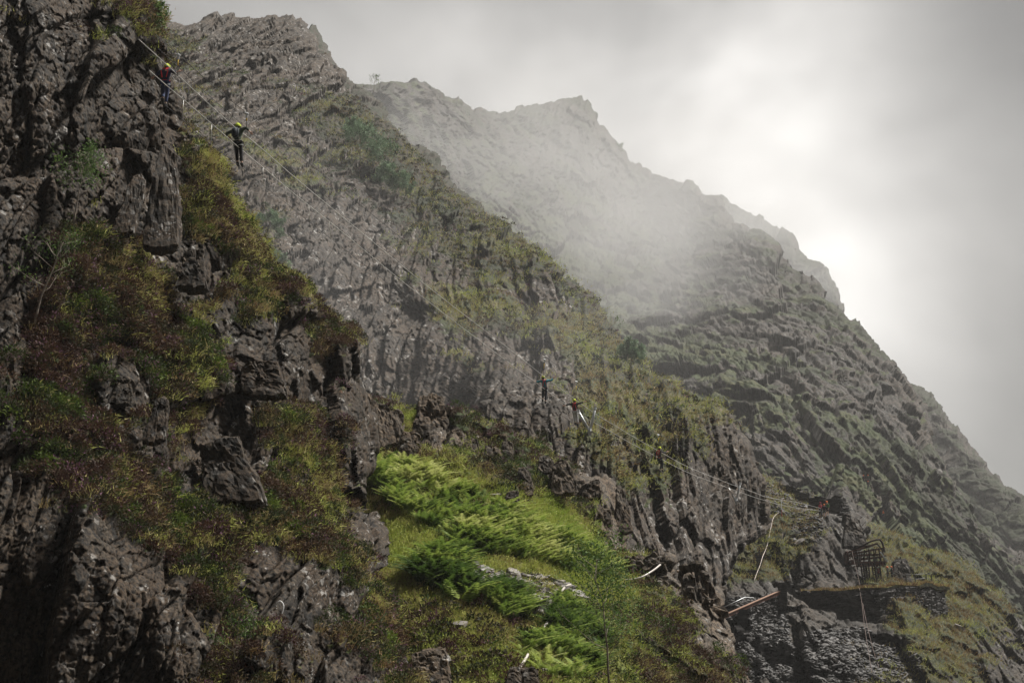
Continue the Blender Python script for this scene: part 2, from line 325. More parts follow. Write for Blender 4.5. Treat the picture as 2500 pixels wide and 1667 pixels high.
# secondary spur between the mid face and the mountain
sheet('mountain_spur', 'narrow dark spur between the cliff face and the hazy mountain',
      [(760, 60), (815, 154), (857, 190), (892, 205), (909, 242), (942, 276), (980, 322), (1014, 345), (1064, 375), (1074, 406), (1098, 440), (1130, 470), (1167, 494), (1183, 513), (1230, 580), (1300, 700)],
      [(700, 200), (800, 350), (950, 500), (1100, 650), (1250, 800)], int(300*Q), int(90*Q),
      [(760, 60, 620), (892, 205, 560), (1064, 375, 460), (1183, 513, 380), (1300, 700, 320), (800, 350, 480), (1100, 650, 320)],
      [(857, 190, .6), (1064, 375, .8), (1180, 520, .8)], None, [(12, 3.5), (5, 1.8), (2, .7)], M_mid, seed=14, back=100, bush=.4, bushscale=1.2, jag=1.5)
# L3: the great cliff face in the middle
sheet('cliff_face', 'broad grey cliff face with vertical slate ribs behind the cables',
      [(60, 110), (200, 85), (300, 70), (377, 61), (402, 63), (452, 73), (490, 63), (547, 32), (574, 27), (578, 39), (651, 36), (670, 33), (685, 38), (716, 34), (727, 57), (762, 92), (771, 122), (796, 132), (811, 150), (850, 199), (892, 261), (980, 330), (1030, 383), (1087, 433), (1110, 483), (1167, 513), (1202, 525), (1259, 567), (1313, 601), (1336, 636), (1366, 674), (1400, 693), (1446, 728), (1466, 759), (1487, 810),
       (1512, 825), (1538, 841), (1579, 876), (1619, 927), (1660, 958), (1726, 994), (1798, 1035), (1834, 1075), (1853, 1118), (1870, 1172), (1873, 1220), (1880, 1257), (1873, 1284), (1846, 1301), (1800, 1345), (1770, 1420), (1760, 1560), (1770, 1700)],
      [(60, 330), (300, 400), (440, 560), (640, 860), (830, 1090), (1050, 1180), (1300, 1300), (1450, 1450), (1560, 1560), (1680, 1700)], int(980*Q), int(400*Q),
      [(60, 110, 300), (60, 330, 240), (300, 70, 300), (550, 35, 300), (720, 40, 285), (800, 140, 260), (980, 330, 225), (1167, 513, 198), (1366, 674, 175), (1487, 810, 160), (1580, 876, 152), (1726, 994, 150), (1853, 1118, 157), (1880, 1257, 165), (1760, 1400, 128), (1770, 1650, 118), (450, 300, 200), (600, 250, 220), (700, 600, 170), (850, 800, 152), (900, 950, 145), (1100, 980, 135), (1200, 850, 142), (1400, 1000, 124), (1180, 985, 126), (1440, 1060, 117), (1500, 1200, 114), (1600, 1400, 107), (1700, 1250, 131), (1600, 1140, 129), (1797, 1228, 144)],
      [(300, 70, 0.40), (550, 70, 0.05), (650, 60, 0.00), (720, 150, 0.15), (480, 130, 0.40), (600, 200, 0.35), (850, 300, 0.65), (950, 420, 0.65), (700, 330, 0.35), (560, 420, 0.05), (640, 560, 0.40), (1050, 480, 0.60), (1250, 620, 0.65), (800, 600, 0.10), (900, 720, -0.05), (750, 700, -0.20), (820, 870, -0.20), (1000, 900, -0.10), (1000, 720, 0.40), (1150, 780, 0.45),
       (1330, 720, 0.35), (1300, 850, 0.60), (1450, 900, 0.90), (1580, 950, 0.85), (1500, 1060, 0.75), (1700, 1060, 0.70), (1250, 1000, -0.10), (1350, 1060, 0.05), (1600, 1180, 0.60), (1750, 1150, 0.15), (1550, 1280, 0.05), (1700, 1300, 0.00), (1820, 1200, -0.20), (1760, 1370, 0.20)],
      [(500, 200, .35), (900, 400, .25), (1200, 600, .3), (1250, 800, .75), (1450, 900, .75), (1500, 1080, .95), (1300, 780, .7), (1700, 1100, .6), (640, 560, .8)],
      [(9, .8), (3.4, 1.3), (1.4, .85), (.7, .45), (.4, .18)], M_mid, seed=15, back=110, jag=1.0, nrm_w=.45, bush=.22, bushscale=1.1, stretch=5.5, dsq=.04, round_w=.12, vscale=5)
# L7: terrace hill at the right with the slate walls
sheet('terrace_hillside', 'grassy terraced hillside with scree and slate walls at lower right',
      [(1830, 1150), (1867, 1172), (1901, 1182), (1938, 1189), (1965, 1206), (1990, 1225), (2040, 1228), (2060, 1232), (2077, 1243), (2101, 1260), (2111, 1277), (2142, 1291), (2190, 1308), (2230, 1328), (2278, 1349), (2329, 1369), (2366, 1386), (2396, 1430), (2446, 1457), (2500, 1526), (2600, 1620)],
      [(1640, 1440), (1620, 1520), (1640, 1640), (1700, 1760), (1900, 1840), (2150, 1860), (2400, 1860), (2600, 1830)], int(460*Q), int(300*Q),
      [(1830, 1150, 210), (1901, 1182, 218), (1965, 1206, 216), (2060, 1232, 210), (2101, 1260, 208), (2190, 1308, 214), (2278, 1349, 212), (2366, 1386, 208), (2446, 1457, 200), (2600, 1620, 190),
       (1900, 1260, 196), (1850, 1380, 182), (1950, 1320, 189), (1930, 1265, 197), (2000, 1250, 200), (2000, 1400, 184), (1950, 1436, 182), (2100, 1436, 187), (2230, 1425, 190), (2320, 1440, 192), (1850, 1440, 172), (1950, 1475, 170), (2200, 1475, 172), (2100, 1540, 166), (2200, 1600, 158), (1800, 1500, 166), (1900, 1600, 158), (1850, 1700, 150), (2300, 1700, 150), (1640, 1500, 172), (2450, 1600, 172)],
      [(1880, 1200, .6), (1930, 1290, .95), (1880, 1380, .9), (1800, 1370, .8), (2010, 1280, .1), (2080, 1290, -.1), (2000, 1390, -.2), (1960, 1330, .8), (2160, 1310, 1.0), (2230, 1370, .9), (2330, 1400, 1.0), (2100, 1400, .1), (1850, 1470, -.3), (1950, 1500, -.4), (2100, 1500, -.4), (1880, 1600, -.4), (2000, 1640, -.3), (2100, 1600, 0), (2250, 1500, .9), (2280, 1600, .9), (2420, 1540, .2), (1720, 1450, .3), (2450, 1650, .2), (2230, 1660, .5)],
      [(1900, 1300, .95), (2300, 1400, .9), (2250, 1550, .85), (1950, 1600, .6)], [(4.5, 1.4), (1.8, .7), (.8, .3), (.35, .12)], M_terr, seed=16, back=60, bush=.3, bushscale=.8, stretch=1.8, round_w=.08, round_r=.03)
# L2: the near ridge with bracken and turf
sheet('grassy_ridge', 'nearer ridge with slate pillars, turf and bracken in the middle',
      [(840, 1010), (903, 984), (945, 980), (972, 996), (984, 1007), (1014, 1007), (1022, 988), (1030, 973), (1049, 961), (1068, 963), (1083, 973), (1090, 996), (1125, 1006), (1171, 1012), (1186, 1033), (1213, 1048), (1251, 1056), (1286, 1064), (1317, 1082), (1347, 1090), (1353, 1114), (1385, 1137), (1412, 1160), (1443, 1179), (1473, 1172), (1496, 1198), (1508, 1237), (1519, 1275), (1519, 1321), (1527, 1359), (1542, 1366), (1588, 1370), (1607, 1381), (1634, 1371), (1647, 1383), (1656, 1400), (1691, 1413),
       (1710, 1402), (1730, 1411), (1739, 1434), (1755, 1455), (1757, 1480), (1762, 1503), (1776, 1530), (1786, 1565), (1794, 1607), (1826, 1667), (1860, 1740), (1900, 1850)],
      [(780, 1150), (800, 1300), (840, 1450), (900, 1600), (960, 1760), (1100, 1850), (1300, 1880), (1500, 1890), (1700, 1890), (1850, 1890)], int(640*Q), int(430*Q),
      [(840, 1010, 78), (945, 980, 84), (1000, 1010, 88), (1049, 961, 84), (1087, 992, 84), (1251, 1056, 86), (1351, 1114, 86), (1443, 1179, 86), (1519, 1290, 84), (1527, 1359, 84), (1600, 1378, 86), (1710, 1402, 86), (1757, 1480, 80), (1794, 1607, 74), (1826, 1667, 71), (1880, 1850, 66),
       (900, 1150, 74), (1050, 1060, 79), (930, 1130, 76), (1150, 1150, 77), (1300, 1200, 77), (1420, 1270, 78), (1480, 1340, 77), (1000, 1250, 71), (1200, 1300, 71), (1350, 1400, 70), (1000, 1400, 65), (1100, 1500, 61), (1200, 1600, 58), (1400, 1560, 62), (1600, 1480, 74), (1680, 1560, 72), (1600, 1620, 66), (1000, 1700, 56), (1400, 1750, 54), (1650, 1780, 58), (820, 1300, 72)],
      [(860, 1050, 0.08), (945, 985, 0.68), (930, 1060, -0.22), (1000, 1015, 1.20), (1050, 985, -0.32), (1040, 1060, -0.22), (1140, 1010, 0.78), (1160, 1050, 0.38), (1120, 1090, 0.08), (1240, 1060, 0.78), (1300, 1100, 0.58), (1250, 1140, 0.18), (1370, 1150, 0.68), (1400, 1190, 0.08), (1440, 1210, 0.08), (1500, 1250, 0.18), (1490, 1330, -0.12), (1180, 1150, 0.88), (1050, 1120, 1.10), (900, 1160, 1.50), (1000, 1180, 1.90), (1200, 1260, 1.90), (1400, 1330, 1.90), (1350, 1230, 1.30), (1450, 1310, 0.78), (960, 1350, 1.90), (1150, 1420, 1.80), (1300, 1440, 1.10), (1000, 1480, 1.70), (1100, 1600, 1.30), (1200, 1560, 1.70), (1040, 1650, 0.48), (1400, 1550, 1.80), (1500, 1400, 1.50),
       (1560, 1375, 0.88), (1600, 1420, -0.42), (1700, 1440, -0.42), (1560, 1480, 0.78), (1650, 1530, 0.78), (1700, 1560, -0.12), (1600, 1600, 0.28), (1700, 1640, 0.78), (1550, 1640, 0.48), (1350, 1650, 1.40)],
      [(945, 985, .2), (1000, 1010, 1), (1150, 1010, 0), (1300, 1080, 0), (1400, 1180, .1), (1000, 1200, 1.2), (1400, 1300, 1.2), (1150, 1150, .6), (1000, 1450, 1.2), (1300, 1500, 1.2), (1560, 1370, .9), (1600, 1500, .15), (1700, 1600, .1), (1050, 1630, .8)],
      [(2.6, .9), (1.0, .42), (.42, .16), (.2, .05)], M_ridge, seed=17, back=40, bush=.3, bushscale=.42, stretch=3.4, round_w=.05, round_r=.03, vscale=2.2)
# L1: the dark near cliff on the left
sheet('near_cliff', 'dark heather covered slate cliff filling the left side',
      [(290, -130), (303, -20), (304, 0), (310, 15), (321, 34), (344, 37), (367, 50), (373, 69), (383, 77), (387, 103), (398, 138), (406, 157), (429, 199), (436, 218), (448, 245), (452, 291), (482, 325), (484, 367), (517, 379), (532, 406), (553, 420), (553, 452), (574, 490), (620, 543), (643, 597), (681, 661), (708, 707), (727, 726), (758, 749), (788, 784), (850, 812), (878, 833), (878, 868), (884, 906), (892, 944), (900, 1007), (905, 1080), (896, 1130), (873, 1150), (869, 1191), (892, 1244), (926, 1306), (942, 1374), (926, 1409), (937, 1447), (981, 1508), (1005, 1580), (1017, 1642), (1040, 1740), (1080, 1860)],
      [(-180, -130), (-180, 300), (-180, 800), (-180, 1300), (-180, 1900), (300, 1950)], int(900*Q), int(520*Q),
      [(304, 0, 66), (406, 157, 66), (452, 291, 67), (553, 430, 68), (643, 597, 68), (727, 726, 69), (850, 812, 72), (892, 944, 72), (900, 1080, 72), (869, 1191, 68), (942, 1374, 61), (937, 1447, 59), (1017, 1642, 53), (1080, 1860, 48),
       (250, 100, 61), (380, 300, 62), (150, 300, 57), (0, 100, 57), (-180, 0, 56), (350, 480, 60), (200, 560, 55), (0, 600, 52), (-180, 700, 50), (500, 600, 62), (420, 700, 59), (250, 750, 54), (600, 800, 62), (750, 900, 65), (0, 800, 50), (350, 900, 54), (600, 1000, 59), (800, 1100, 64), (200, 1050, 48), (0, 1100, 46), (500, 1080, 56), (600, 1220, 55), (400, 1250, 51), (700, 1350, 54), (200, 1280, 45), (850, 1420, 56), (300, 1450, 45), (600, 1500, 49), (0, 1500, 42.5), (400, 1650, 44.5), (800, 1650, 48.5), (-180, 1800, 41), (300, 1900, 43)],
      [(200, 50, 0.05), (340, 50, 0.65), (100, 200, -0.15), (300, 250, -0.25), (400, 250, -0.05), (350, 450, -0.35), (440, 420, 0.15), (100, 500, -0.15), (220, 480, 0.05), (50, 620, -0.35), (500, 420, 0.85), (540, 560, 0.95), (600, 650, 0.90), (470, 600, -0.15), (520, 680, -0.15), (300, 630, 0.85), (150, 750, 0.85), (300, 780, 0.95), (450, 830, 0.65), (420, 950, 0.75), (650, 780, 0.45), (620, 820, -0.05), (800, 820, 0.95), (860, 900, 0.05), (750, 880, 0.15), (720, 800, 0.05), (550, 900, 0.35), (320, 950, -0.05), (600, 930, -0.05), (700, 1030, 0.75), (820, 1000, 0.45), (880, 1070, 0.05), (800, 1080, 0.75), (520, 1100, -0.25), (600, 1180, -0.15), (100, 900, 0.45), (50, 1000, 0.25), (200, 1100, 0.70), (380, 1080, 0.25), (300, 1180, 0.75), (550, 1280, 0.90), (700, 1250, 0.85), (800, 1200, 0.75), (900, 1300, -0.15),
       (780, 1380, 0.55), (450, 1280, 0.55), (200, 1330, 0.15), (400, 1450, -0.35), (100, 1400, -0.05), (600, 1400, -0.15), (700, 1480, -0.25), (850, 1500, 0.45), (300, 1550, -0.15), (100, 1600, 0.15), (500, 1640, 0.55), (700, 1640, 0.35), (900, 1640, 0.25), (930, 1500, 0.55)],
      [(500, 450, .7), (560, 620, .75), (300, 750, .05), (450, 900, .3), (700, 1000, .4), (800, 820, .2), (820, 1100, .6), (200, 1100, .1), (300, 1180, .6), (600, 1280, .3), (750, 1380, .7), (850, 1500, .5), (100, 1400, .3)],
      [(2.4, .95), (.95, .50), (.42, .25), (.2, .10)], M_near, seed=18, back=30, bush=.28, bushscale=.4, stretch=4.2, dsq=.2, round_w=.06, round_r=.05, vscale=1.8)

# ground far and near: one sheet to the horizon
bm = bmesh.new(); bmesh.ops.create_grid(bm, x_segments=8, y_segments=8, size=6000); me = bpy.data.meshes.new('ground'); bm.to_mesh(me); bm.free()
g = bpy.data.objects.new('ground', me); COL.objects.link(g); g.location = (0, 0, -6); me.materials.append(M_terr)
tag(g, 'rocky valley ground below the cliffs', None, None, 'structure')

# unseen cliff added behind and left of the camera to block sky light
def shade_wall():
    nu, nv = 150, 60; u = np.linspace(0, 1, nu)[:, None]*np.ones(nv); v = np.ones(nu)[:, None]*np.linspace(0, 1, nv)
    path = np.array([(-46, 34), (-48, 0), (-34, -34), (10, -46), (60, -40), (95, -10)], float); t = np.linspace(0, 1, len(path))
    X = np.interp(u, t, path[:, 0]); Y = np.interp(u, t, path[:, 1]); H = 62*(1-.35*u); Z = -7+v*H; k = 1+.22*v
    G = np.stack([X*k, Y*k, Z], -1); hh, e = worley(G/7.0, 501, .9); h2, e2 = worley(G/2.5, 502, .9); c = np.stack([X, Y, X*0], -1); c /= np.linalg.norm(c, axis=-1, keepdims=True)
    G = G-c*(1.6*hh+.6*h2)[..., None]; ii = np.arange(nu*nv).reshape(nu, nv)
    F = np.stack([ii[:-1, :-1].ravel(), ii[:-1, 1:].ravel(), ii[1:, 1:].ravel(), ii[1:, :-1].ravel()], -1)
    tag(mesh_np('added_shade_cliff', G.reshape(-1, 3), F, M_near), 'dark unseen cliff added around the viewpoint to block sky light', None, None, 'structure')
shade_wall()

# ------------------------------------------------------------------ haze
def build_haze():
    bm = bmesh.new(); bmesh.ops.create_cube(bm, size=1.0)
    me = bpy.data.meshes.new('haze'); bm.to_mesh(me); bm.free()
    o = bpy.data.objects.new('haze', me); COL.objects.link(o)
    x0, x1, y0, y1, z0, z1 = -700, 900, -70, 2300, -7, 620
    o.location = ((x0+x1)/2, (y0+y1)/2, (z0+z1)/2); o.scale = (x1-x0, y1-y0, z1-z0)
    m = bpy.data.materials.new('haze_air'); m.use_nodes = True; N = m.node_tree.nodes; L = m.node_tree.links; N.clear()
    out = N.new('ShaderNodeOutputMaterial'); v = N.new('ShaderNodeVolumePrincipled')
    v.inputs['Color'].default_value = (.86, .855, .84, 1); v.inputs['Density'].default_value = HAZE; v.inputs['Anisotropy'].default_value = 0.2
    L.new(v.outputs[0], out.inputs['Volume']); me.materials.append(m)
    tag(o, None, None, None, 'stuff')
HAZE = 0.00019
build_haze()
def build_mist(c, rad, dens, scale, seed):
    bm = bmesh.new(); bmesh.ops.create_icosphere(bm, subdivisions=3, radius=1.0); me = bpy.data.meshes.new('mist'); bm.to_mesh(me); bm.free()
    o = bpy.data.objects.new('mist', me); COL.objects.link(o); o.location = c; o.scale = rad
    m = bpy.data.materials.new('drifting_mist'); m.use_nodes = True; N = m.node_tree.nodes; L = m.node_tree.links; N.clear()
    out = N.new('ShaderNodeOutputMaterial'); v = N.new('ShaderNodeVolumePrincipled'); v.inputs['Color'].default_value = (.95, .95, .95, 1); v.inputs['Anisotropy'].default_value = .2
    tc = N.new('ShaderNodeTexCoord'); ln = N.new('ShaderNodeVectorMath'); ln.operation = 'LENGTH'; L.new(tc.outputs['Object'], ln.inputs[0])
    fall = ramp(N, L, ln.outputs['Value'], .25, .98, 1.0, 0.0)
    g = N.new('ShaderNodeNewGeometry'); nz_ = node(N, 'ShaderNodeTexNoise', Scale=scale, Detail=3.0, Roughness=.5); mp = node(N, 'ShaderNodeMapping'); mp.inputs['Location'].default_value = (seed, 0, 0); L.new(tc.outputs['Object'], mp.inputs[0]); L.new(mp.outputs[0], nz_.inputs['Vector'])
    d = math2(N, L, 'MULTIPLY', math2(N, L, 'MULTIPLY', fall, ramp(N, L, nz_.outputs['Fac'], .38, .62)), dens)
    L.new(d, v.inputs['Density']); L.new(v.outputs[0], out.inputs['Volume']); me.materials.append(m); tag(o, 'bank of mist drifting across the mountain', None, None, 'stuff')
build_mist(P(1500, 640, 640), (75, 150, 62), .0055, 1.5, 2.0)
build_mist(P(1620, 430, 900), (125, 150, 62), .0065, 1.4, 7.0)
build_mist(P(1130, 330, 900), (110, 150, 60), .0040, 1.6, 11.0)
build_mist(P(1830, 640, 1250), (120, 160, 70), .0050, 1.6, 15.0)
build_mist(P(1000, 640, 128), (34, 22, 20), .0052, 1.1, 4.0)

# ------------------------------------------------------------------ plants
rng = np.random.default_rng(7)
def inpoly(X, Y, poly):
    r = np.zeros(X.shape, bool); n = len(poly); j = n-1
    for i in range(n):
        xi, yi = poly[i]; xj, yj = poly[j]
        c = ((yi > Y) != (yj > Y)) & (X < (xj-xi)*(Y-yi)/(yj-yi+1e-9)+xi); r ^= c; j = i
    return r
BRK = [[(873, 1150), (960, 1132), (1040, 1150), (1080, 1190), (1150, 1215), (1260, 1260), (1380, 1310), (1440, 1345), (1490, 1380), (1505, 1415), (1430, 1415), (1400, 1400), (1330, 1380), (1260, 1368), (1180, 1362), (1130, 1352), (1105, 1340), (1090, 1320), (1040, 1290), (990, 1260), (950, 1240), (930, 1200), (880, 1200)],
       [(1010, 1400), (1060, 1355), (1110, 1370), (1160, 1420), (1175, 1460), (1140, 1490), (1090, 1475), (1030, 1460)],
       [(1185, 1475), (1230, 1435), (1300, 1465), (1300, 1505), (1240, 1525), (1200, 1505)],
       [(1340, 1490), (1380, 1460), (1430, 1510), (1470, 1540), (1490, 1600), (1440, 1670), (1330, 1660), (1260, 1600), (1290, 1560), (1340, 1540)]]
RUB = [(1125, 1372), (1200, 1392), (1330, 1405), (1400, 1432), (1420, 1470), (1350, 1480), (1340, 1510), (1290, 1500), (1240, 1445), (1150, 1420)]
def pick(sname, n, wfun):
    s = SHEETS[sname]; w = np.clip(wfun(s), 0, None).ravel()
    # weight by the area each vertex covers
    G = s['G']; a = np.linalg.norm(np.cross(np.gradient(G, axis=0), np.gradient(G, axis=1)), axis=-1)
    a = np.minimum(a, np.percentile(a, 90)).ravel(); w = w*a
    k = rng.choice(len(w), n, p=w/w.sum())
    p = G.reshape(-1, 3)[k]; nn = s['n'].reshape(-1, 3)[k]
    return p+rng.normal(0, .03, p.shape), nn, k
def rdir(n):
    v = rng.normal(size=(n, 3)); return v/np.linalg.norm(v, axis=1, keepdims=True)
def tris(name, A, B, C, tone, mat, label, parent=None, kind='stuff'):
    n = len(A); V = np.stack([A, B, C], 1).reshape(-1, 3); F = np.arange(3*n).reshape(n, 3)
    o = mesh_np(name, V, F, mat, {'tone': np.repeat(tone, 3)}, parent=parent)
    if label: tag(o, label, None, None, kind)
    return o
def leaf_mat(name, stops, rough=.7, trans=.25):
    m, nt, N, L, b = newmat(name)
    at_ = node(N, 'ShaderNodeAttribute', attribute_name='tone'); cr = N.new('ShaderNodeValToRGB'); L.new(at_.outputs['Fac'], cr.inputs[0])
    e = cr.color_ramp.elements
    while len(e) < len(stops): e.new(0.5)
    for i, (p, c) in enumerate(stops): e[i].position = p; e[i].color = (*c, 1)
    L.new(cr.outputs[0], b.inputs['Base Color']); b.inputs['Roughness'].default_value = rough; b.inputs['Specular IOR Level'].default_value = 0.2
    out = N['Material Output']; tr = N.new('ShaderNodeBsdfTranslucent'); L.new(cr.outputs[0], tr.inputs[0]); ms = N.new('ShaderNodeMixShader'); ms.inputs[0].default_value = trans
    L.new(b.outputs[0], ms.inputs[1]); L.new(tr.outputs[0], ms.inputs[2]); L.new(ms.outputs[0], out.inputs[0])
    return m
M_heath = leaf_mat('heather_leaves', [(0, (.035, .017, .012)), (.28, (.085, .046, .028)), (.42, (.050, .038, .017)), (.56, (.022, .033, .009)), (.80, (.07, .11, .016)), (.93, (.15, .20, .03)), (.96, (.15, .06, .10)), (1, (.17, .09, .13))])
M_grass = leaf_mat('grass_blades', [(0, (.11, .055, .02)), (.25, (.24, .155, .065)), (.42, (.34, .27, .13)), (.55, (.36, .34, .11)), (.75, (.42, .45, .11)), (1, (.26, .34, .055))])
M_brack = leaf_mat('bracken_fronds', [(0, (.028, .060, .012)), (.45, (.15, .22, .038)), (.75, (.29, .35, .075)), (1, (.42, .44, .16))], trans=.35)
UP = np.array([0, 0, 1.0])
def heather(sname, n, K, rad, wf, tonef, label, leaf=.27, flat=.95, name='heather'):
    p, nn, k = pick(sname, n, wf); s = SHEETS[sname]
    r = rad*(0.55+0.9*rng.random(n)**1.5)
    t = tonef(p, s, k)
    P_ = np.repeat(p, K, 0); Nn = np.repeat(nn*0.35+UP*0.75, K, 0); rr = np.repeat(r, K)
    d = rdir(n*K); d = d+Nn*0.9; d /= np.linalg.norm(d, axis=1, keepdims=True)
    c = P_+d*(rr*(0.55+0.5*rng.random(n*K)))[:, None]*np.array([1, 1, flat])
    a = rdir(n*K); w = (rr*leaf*.42)[:, None]; l = (rr*leaf*(0.7+rng.random(n*K)))[:, None]
    q = d*.8+rdir(n*K)*.7; q /= np.linalg.norm(q, axis=1, keepdims=True)
    tone = np.clip(np.repeat(t, K)+rng.normal(0, .05, n*K), 0, 1)
    fl = rng.random(n*K) < np.repeat(np.where(rng.random(n) < .12, .35, .0), K)
    tone = np.where(fl, .97+.03*rng.random(n*K), np.minimum(tone, .93))
    return tris(name, c-a*w, c+a*w, c+q*l, tone, M_heath, label)
def grass(sname, n, K, L0, wf, tonef, label, w0=.018, lean=(.12, .0, .0), spread=.16, name='grass'):
    p, nn, k = pick(sname, n, wf); s = SHEETS[sname]; t = tonef(p, s, k); m = n*K
    base = np.repeat(p, K, 0)+rng.normal(0, spread, (m, 3))*np.array([1, 1, .25]); l = L0*(.5+rng.random(m))
    d = np.repeat(nn*.3+UP*.7, K, 0)+np.array(lean)+rdir(m)*.55; d /= np.linalg.norm(d, axis=1, keepdims=True)
    sd = rdir(m); w = w0*(.6+.8*rng.random(m))
    mid = base+d*(l*.55)[:, None]; tip = mid+(d+np.array([.12, .0, -.55])+rdir(m)*.35)*(l*.45)[:, None]
    A = np.concatenate([base-sd*w[:, None], mid-sd*w[:, None]*.8]); B = np.concatenate([base+sd*w[:, None], mid+sd*w[:, None]*.8]); C = np.concatenate([mid, tip])
    tone = np.clip(np.repeat(t, K)+rng.normal(0, .08, m), 0, 1)
    return tris(name, A, B, C, np.concatenate([tone, tone]), M_grass, label)
def nz(p, sc, seed): return fbm(p/sc, 3, seed)
def wveg(lo=0, hi=1, grs=None):
    def f(s):
        w = s['veg']**2
        if grs == 'h': w = w*(1-.8*s['grs'])
        if grs == 'g': w = w*(.15+s['grs'])
        return w*(1-.97*s['soft'])
    return f
def tone_h(seed, sc=1.6, off=0.0): return lambda p, s, k: np.clip(.44+off+.8*nz(p, sc, seed)+.08*rng.standard_normal(len(p)), 0, .93)
def tone_g(seed, sc=1.3, off=0.0): return lambda p, s, k: np.clip(.42+off+.5*nz(p, sc, seed)+.10*rng.standard_normal(len(p)), 0, 1)
heather('near_cliff', 8200, 115, .32, wveg(grs='h'), tone_h(101, .9, -.03), 'brown and green heather clumps growing over the near cliff ledges', leaf=.17)
grass('near_cliff', 3800, 24, .30, wveg(grs='g'), tone_g(102, off=.08), 'tawny grass tufts hanging from the near cliff ledges')
heather('grassy_ridge', 1900, 100, .34, wveg(grs='h'), tone_h(103, 1.2), 'heather clumps along the crest of the nearer ridge', leaf=.17)
grass('grassy_ridge', 2200, 22, .32, wveg(grs='g'), tone_g(104, off=.25), 'grass tufts among the pillars of the nearer ridge')
_br = lambda s: sum(inpoly(s['X'], s['Y'], q).astype(float) for q in BRK)
grass('grassy_ridge', 16000, 9, .17, lambda s: s['soft']*(1-.8*np.clip(_br(s), 0, 1))*(1-.9*inpoly(s['X'], s['Y'], RUB)), lambda p, s, k: np.clip(.72+.55*nz(p, 2.5, 105)+.1*rng.standard_normal(len(p)), 0, 1), 'short turf on the slope of the nearer ridge', w0=.022)
heather('grassy_ridge', 420, 60, .30, lambda s: s['soft']*(s['Y'] > 1480)*(1-_br(s)), tone_h(106, 1.6, -.05), 'low heather cushions scattered in the turf at the foot of the slope', name='heather')
heather('cliff_face', 2300, 26, .38, lambda s: s['veg']**2*(.4+.6*(1-s['grs'])), lambda p, s, k: np.clip(.46+.35*nz(p, 5, 107)+.08*rng.standard_normal(len(p)), 0, .88), 'dark heather growing over the ledges of the broad cliff face', leaf=.36, flat=.6)
grass('cliff_face', 3800, 12, .36, lambda s: s['veg']**2*(.2+s['grs']), tone_g(108, 4, .12), 'pale tufted grass on the slopes of the broad cliff face', w0=.05, spread=.4)
grass('terrace_hillside', 4000, 10, .38, lambda s: s['veg']**2, tone_g(109, 3, .0), 'mossy grass on the terraced hillside', w0=.045, spread=.35)

def bracken(poly, n, h0, tone0, label, lean=(.14, .0, 0)):
    m = lambda s: inpoly(s['X'], s['Y'], poly).astype(float)*(0.06+sstep(-.15, .2, fbm(s['G']/1.3, 3, 120)))
    p, nn, k = pick('grassy_ridge', n, m); J = 8
    h = h0*(.6+.6*rng.random(n))*(1+.35*nz(p, 2.0, 121)); le = np.array(lean)+rng.normal(0, .62, (n, 3)); le[:, 2] = 0
    ax = lambda t: p+UP*(h*(t-.38*t*t))[:, None]+le*(h*.75*t*t)[:, None]
    tone = np.clip(tone0+.75*nz(p, 1.6, 122)+.16*rng.standard_normal(n), 0, 1)
    A, B, C, T = [], [], [], []
    sd = np.cross(le, UP); sd /= np.linalg.norm(sd, axis=1, keepdims=True)+1e-9
    for j in range(J):
        t0 = .22+.75*j/J; t1 = t0+.75/J*.95; a = ax(t0); b = ax(t1); c0 = ax(min(1, t1+.10)); ll = (h*.34*(1-t0)**.8*(1 if j else .7))[:, None]
        for sg in (-1, 1):
            A.append(a); B.append(b); C.append((b*.5+c0*.5)+sd*sg*ll-UP*ll*.25); T.append(tone+.1*t0)
    w = .008
    A.append(p-sd*w); B.append(p+sd*w); C.append(ax(.5)); T.append(tone*.3)
    tris('bracken', np.concatenate(A), np.concatenate(B), np.concatenate(C), np.clip(np.concatenate(T), 0, 1), M_brack, label)
bracken(BRK[0], 6500, .85, .58, 'wide belt of windblown bright green bracken across the grassy slope')
bracken(BRK[1], 1400, 1.1, .12, 'rounded dark green bracken clump below the wide bracken belt')
bracken(BRK[2], 900, .85, .15, 'small dark green bracken clump beside the stone rubble')
bracken(BRK[3], 3000, .75, .38, 'green bracken around the pale pipe at the bottom')

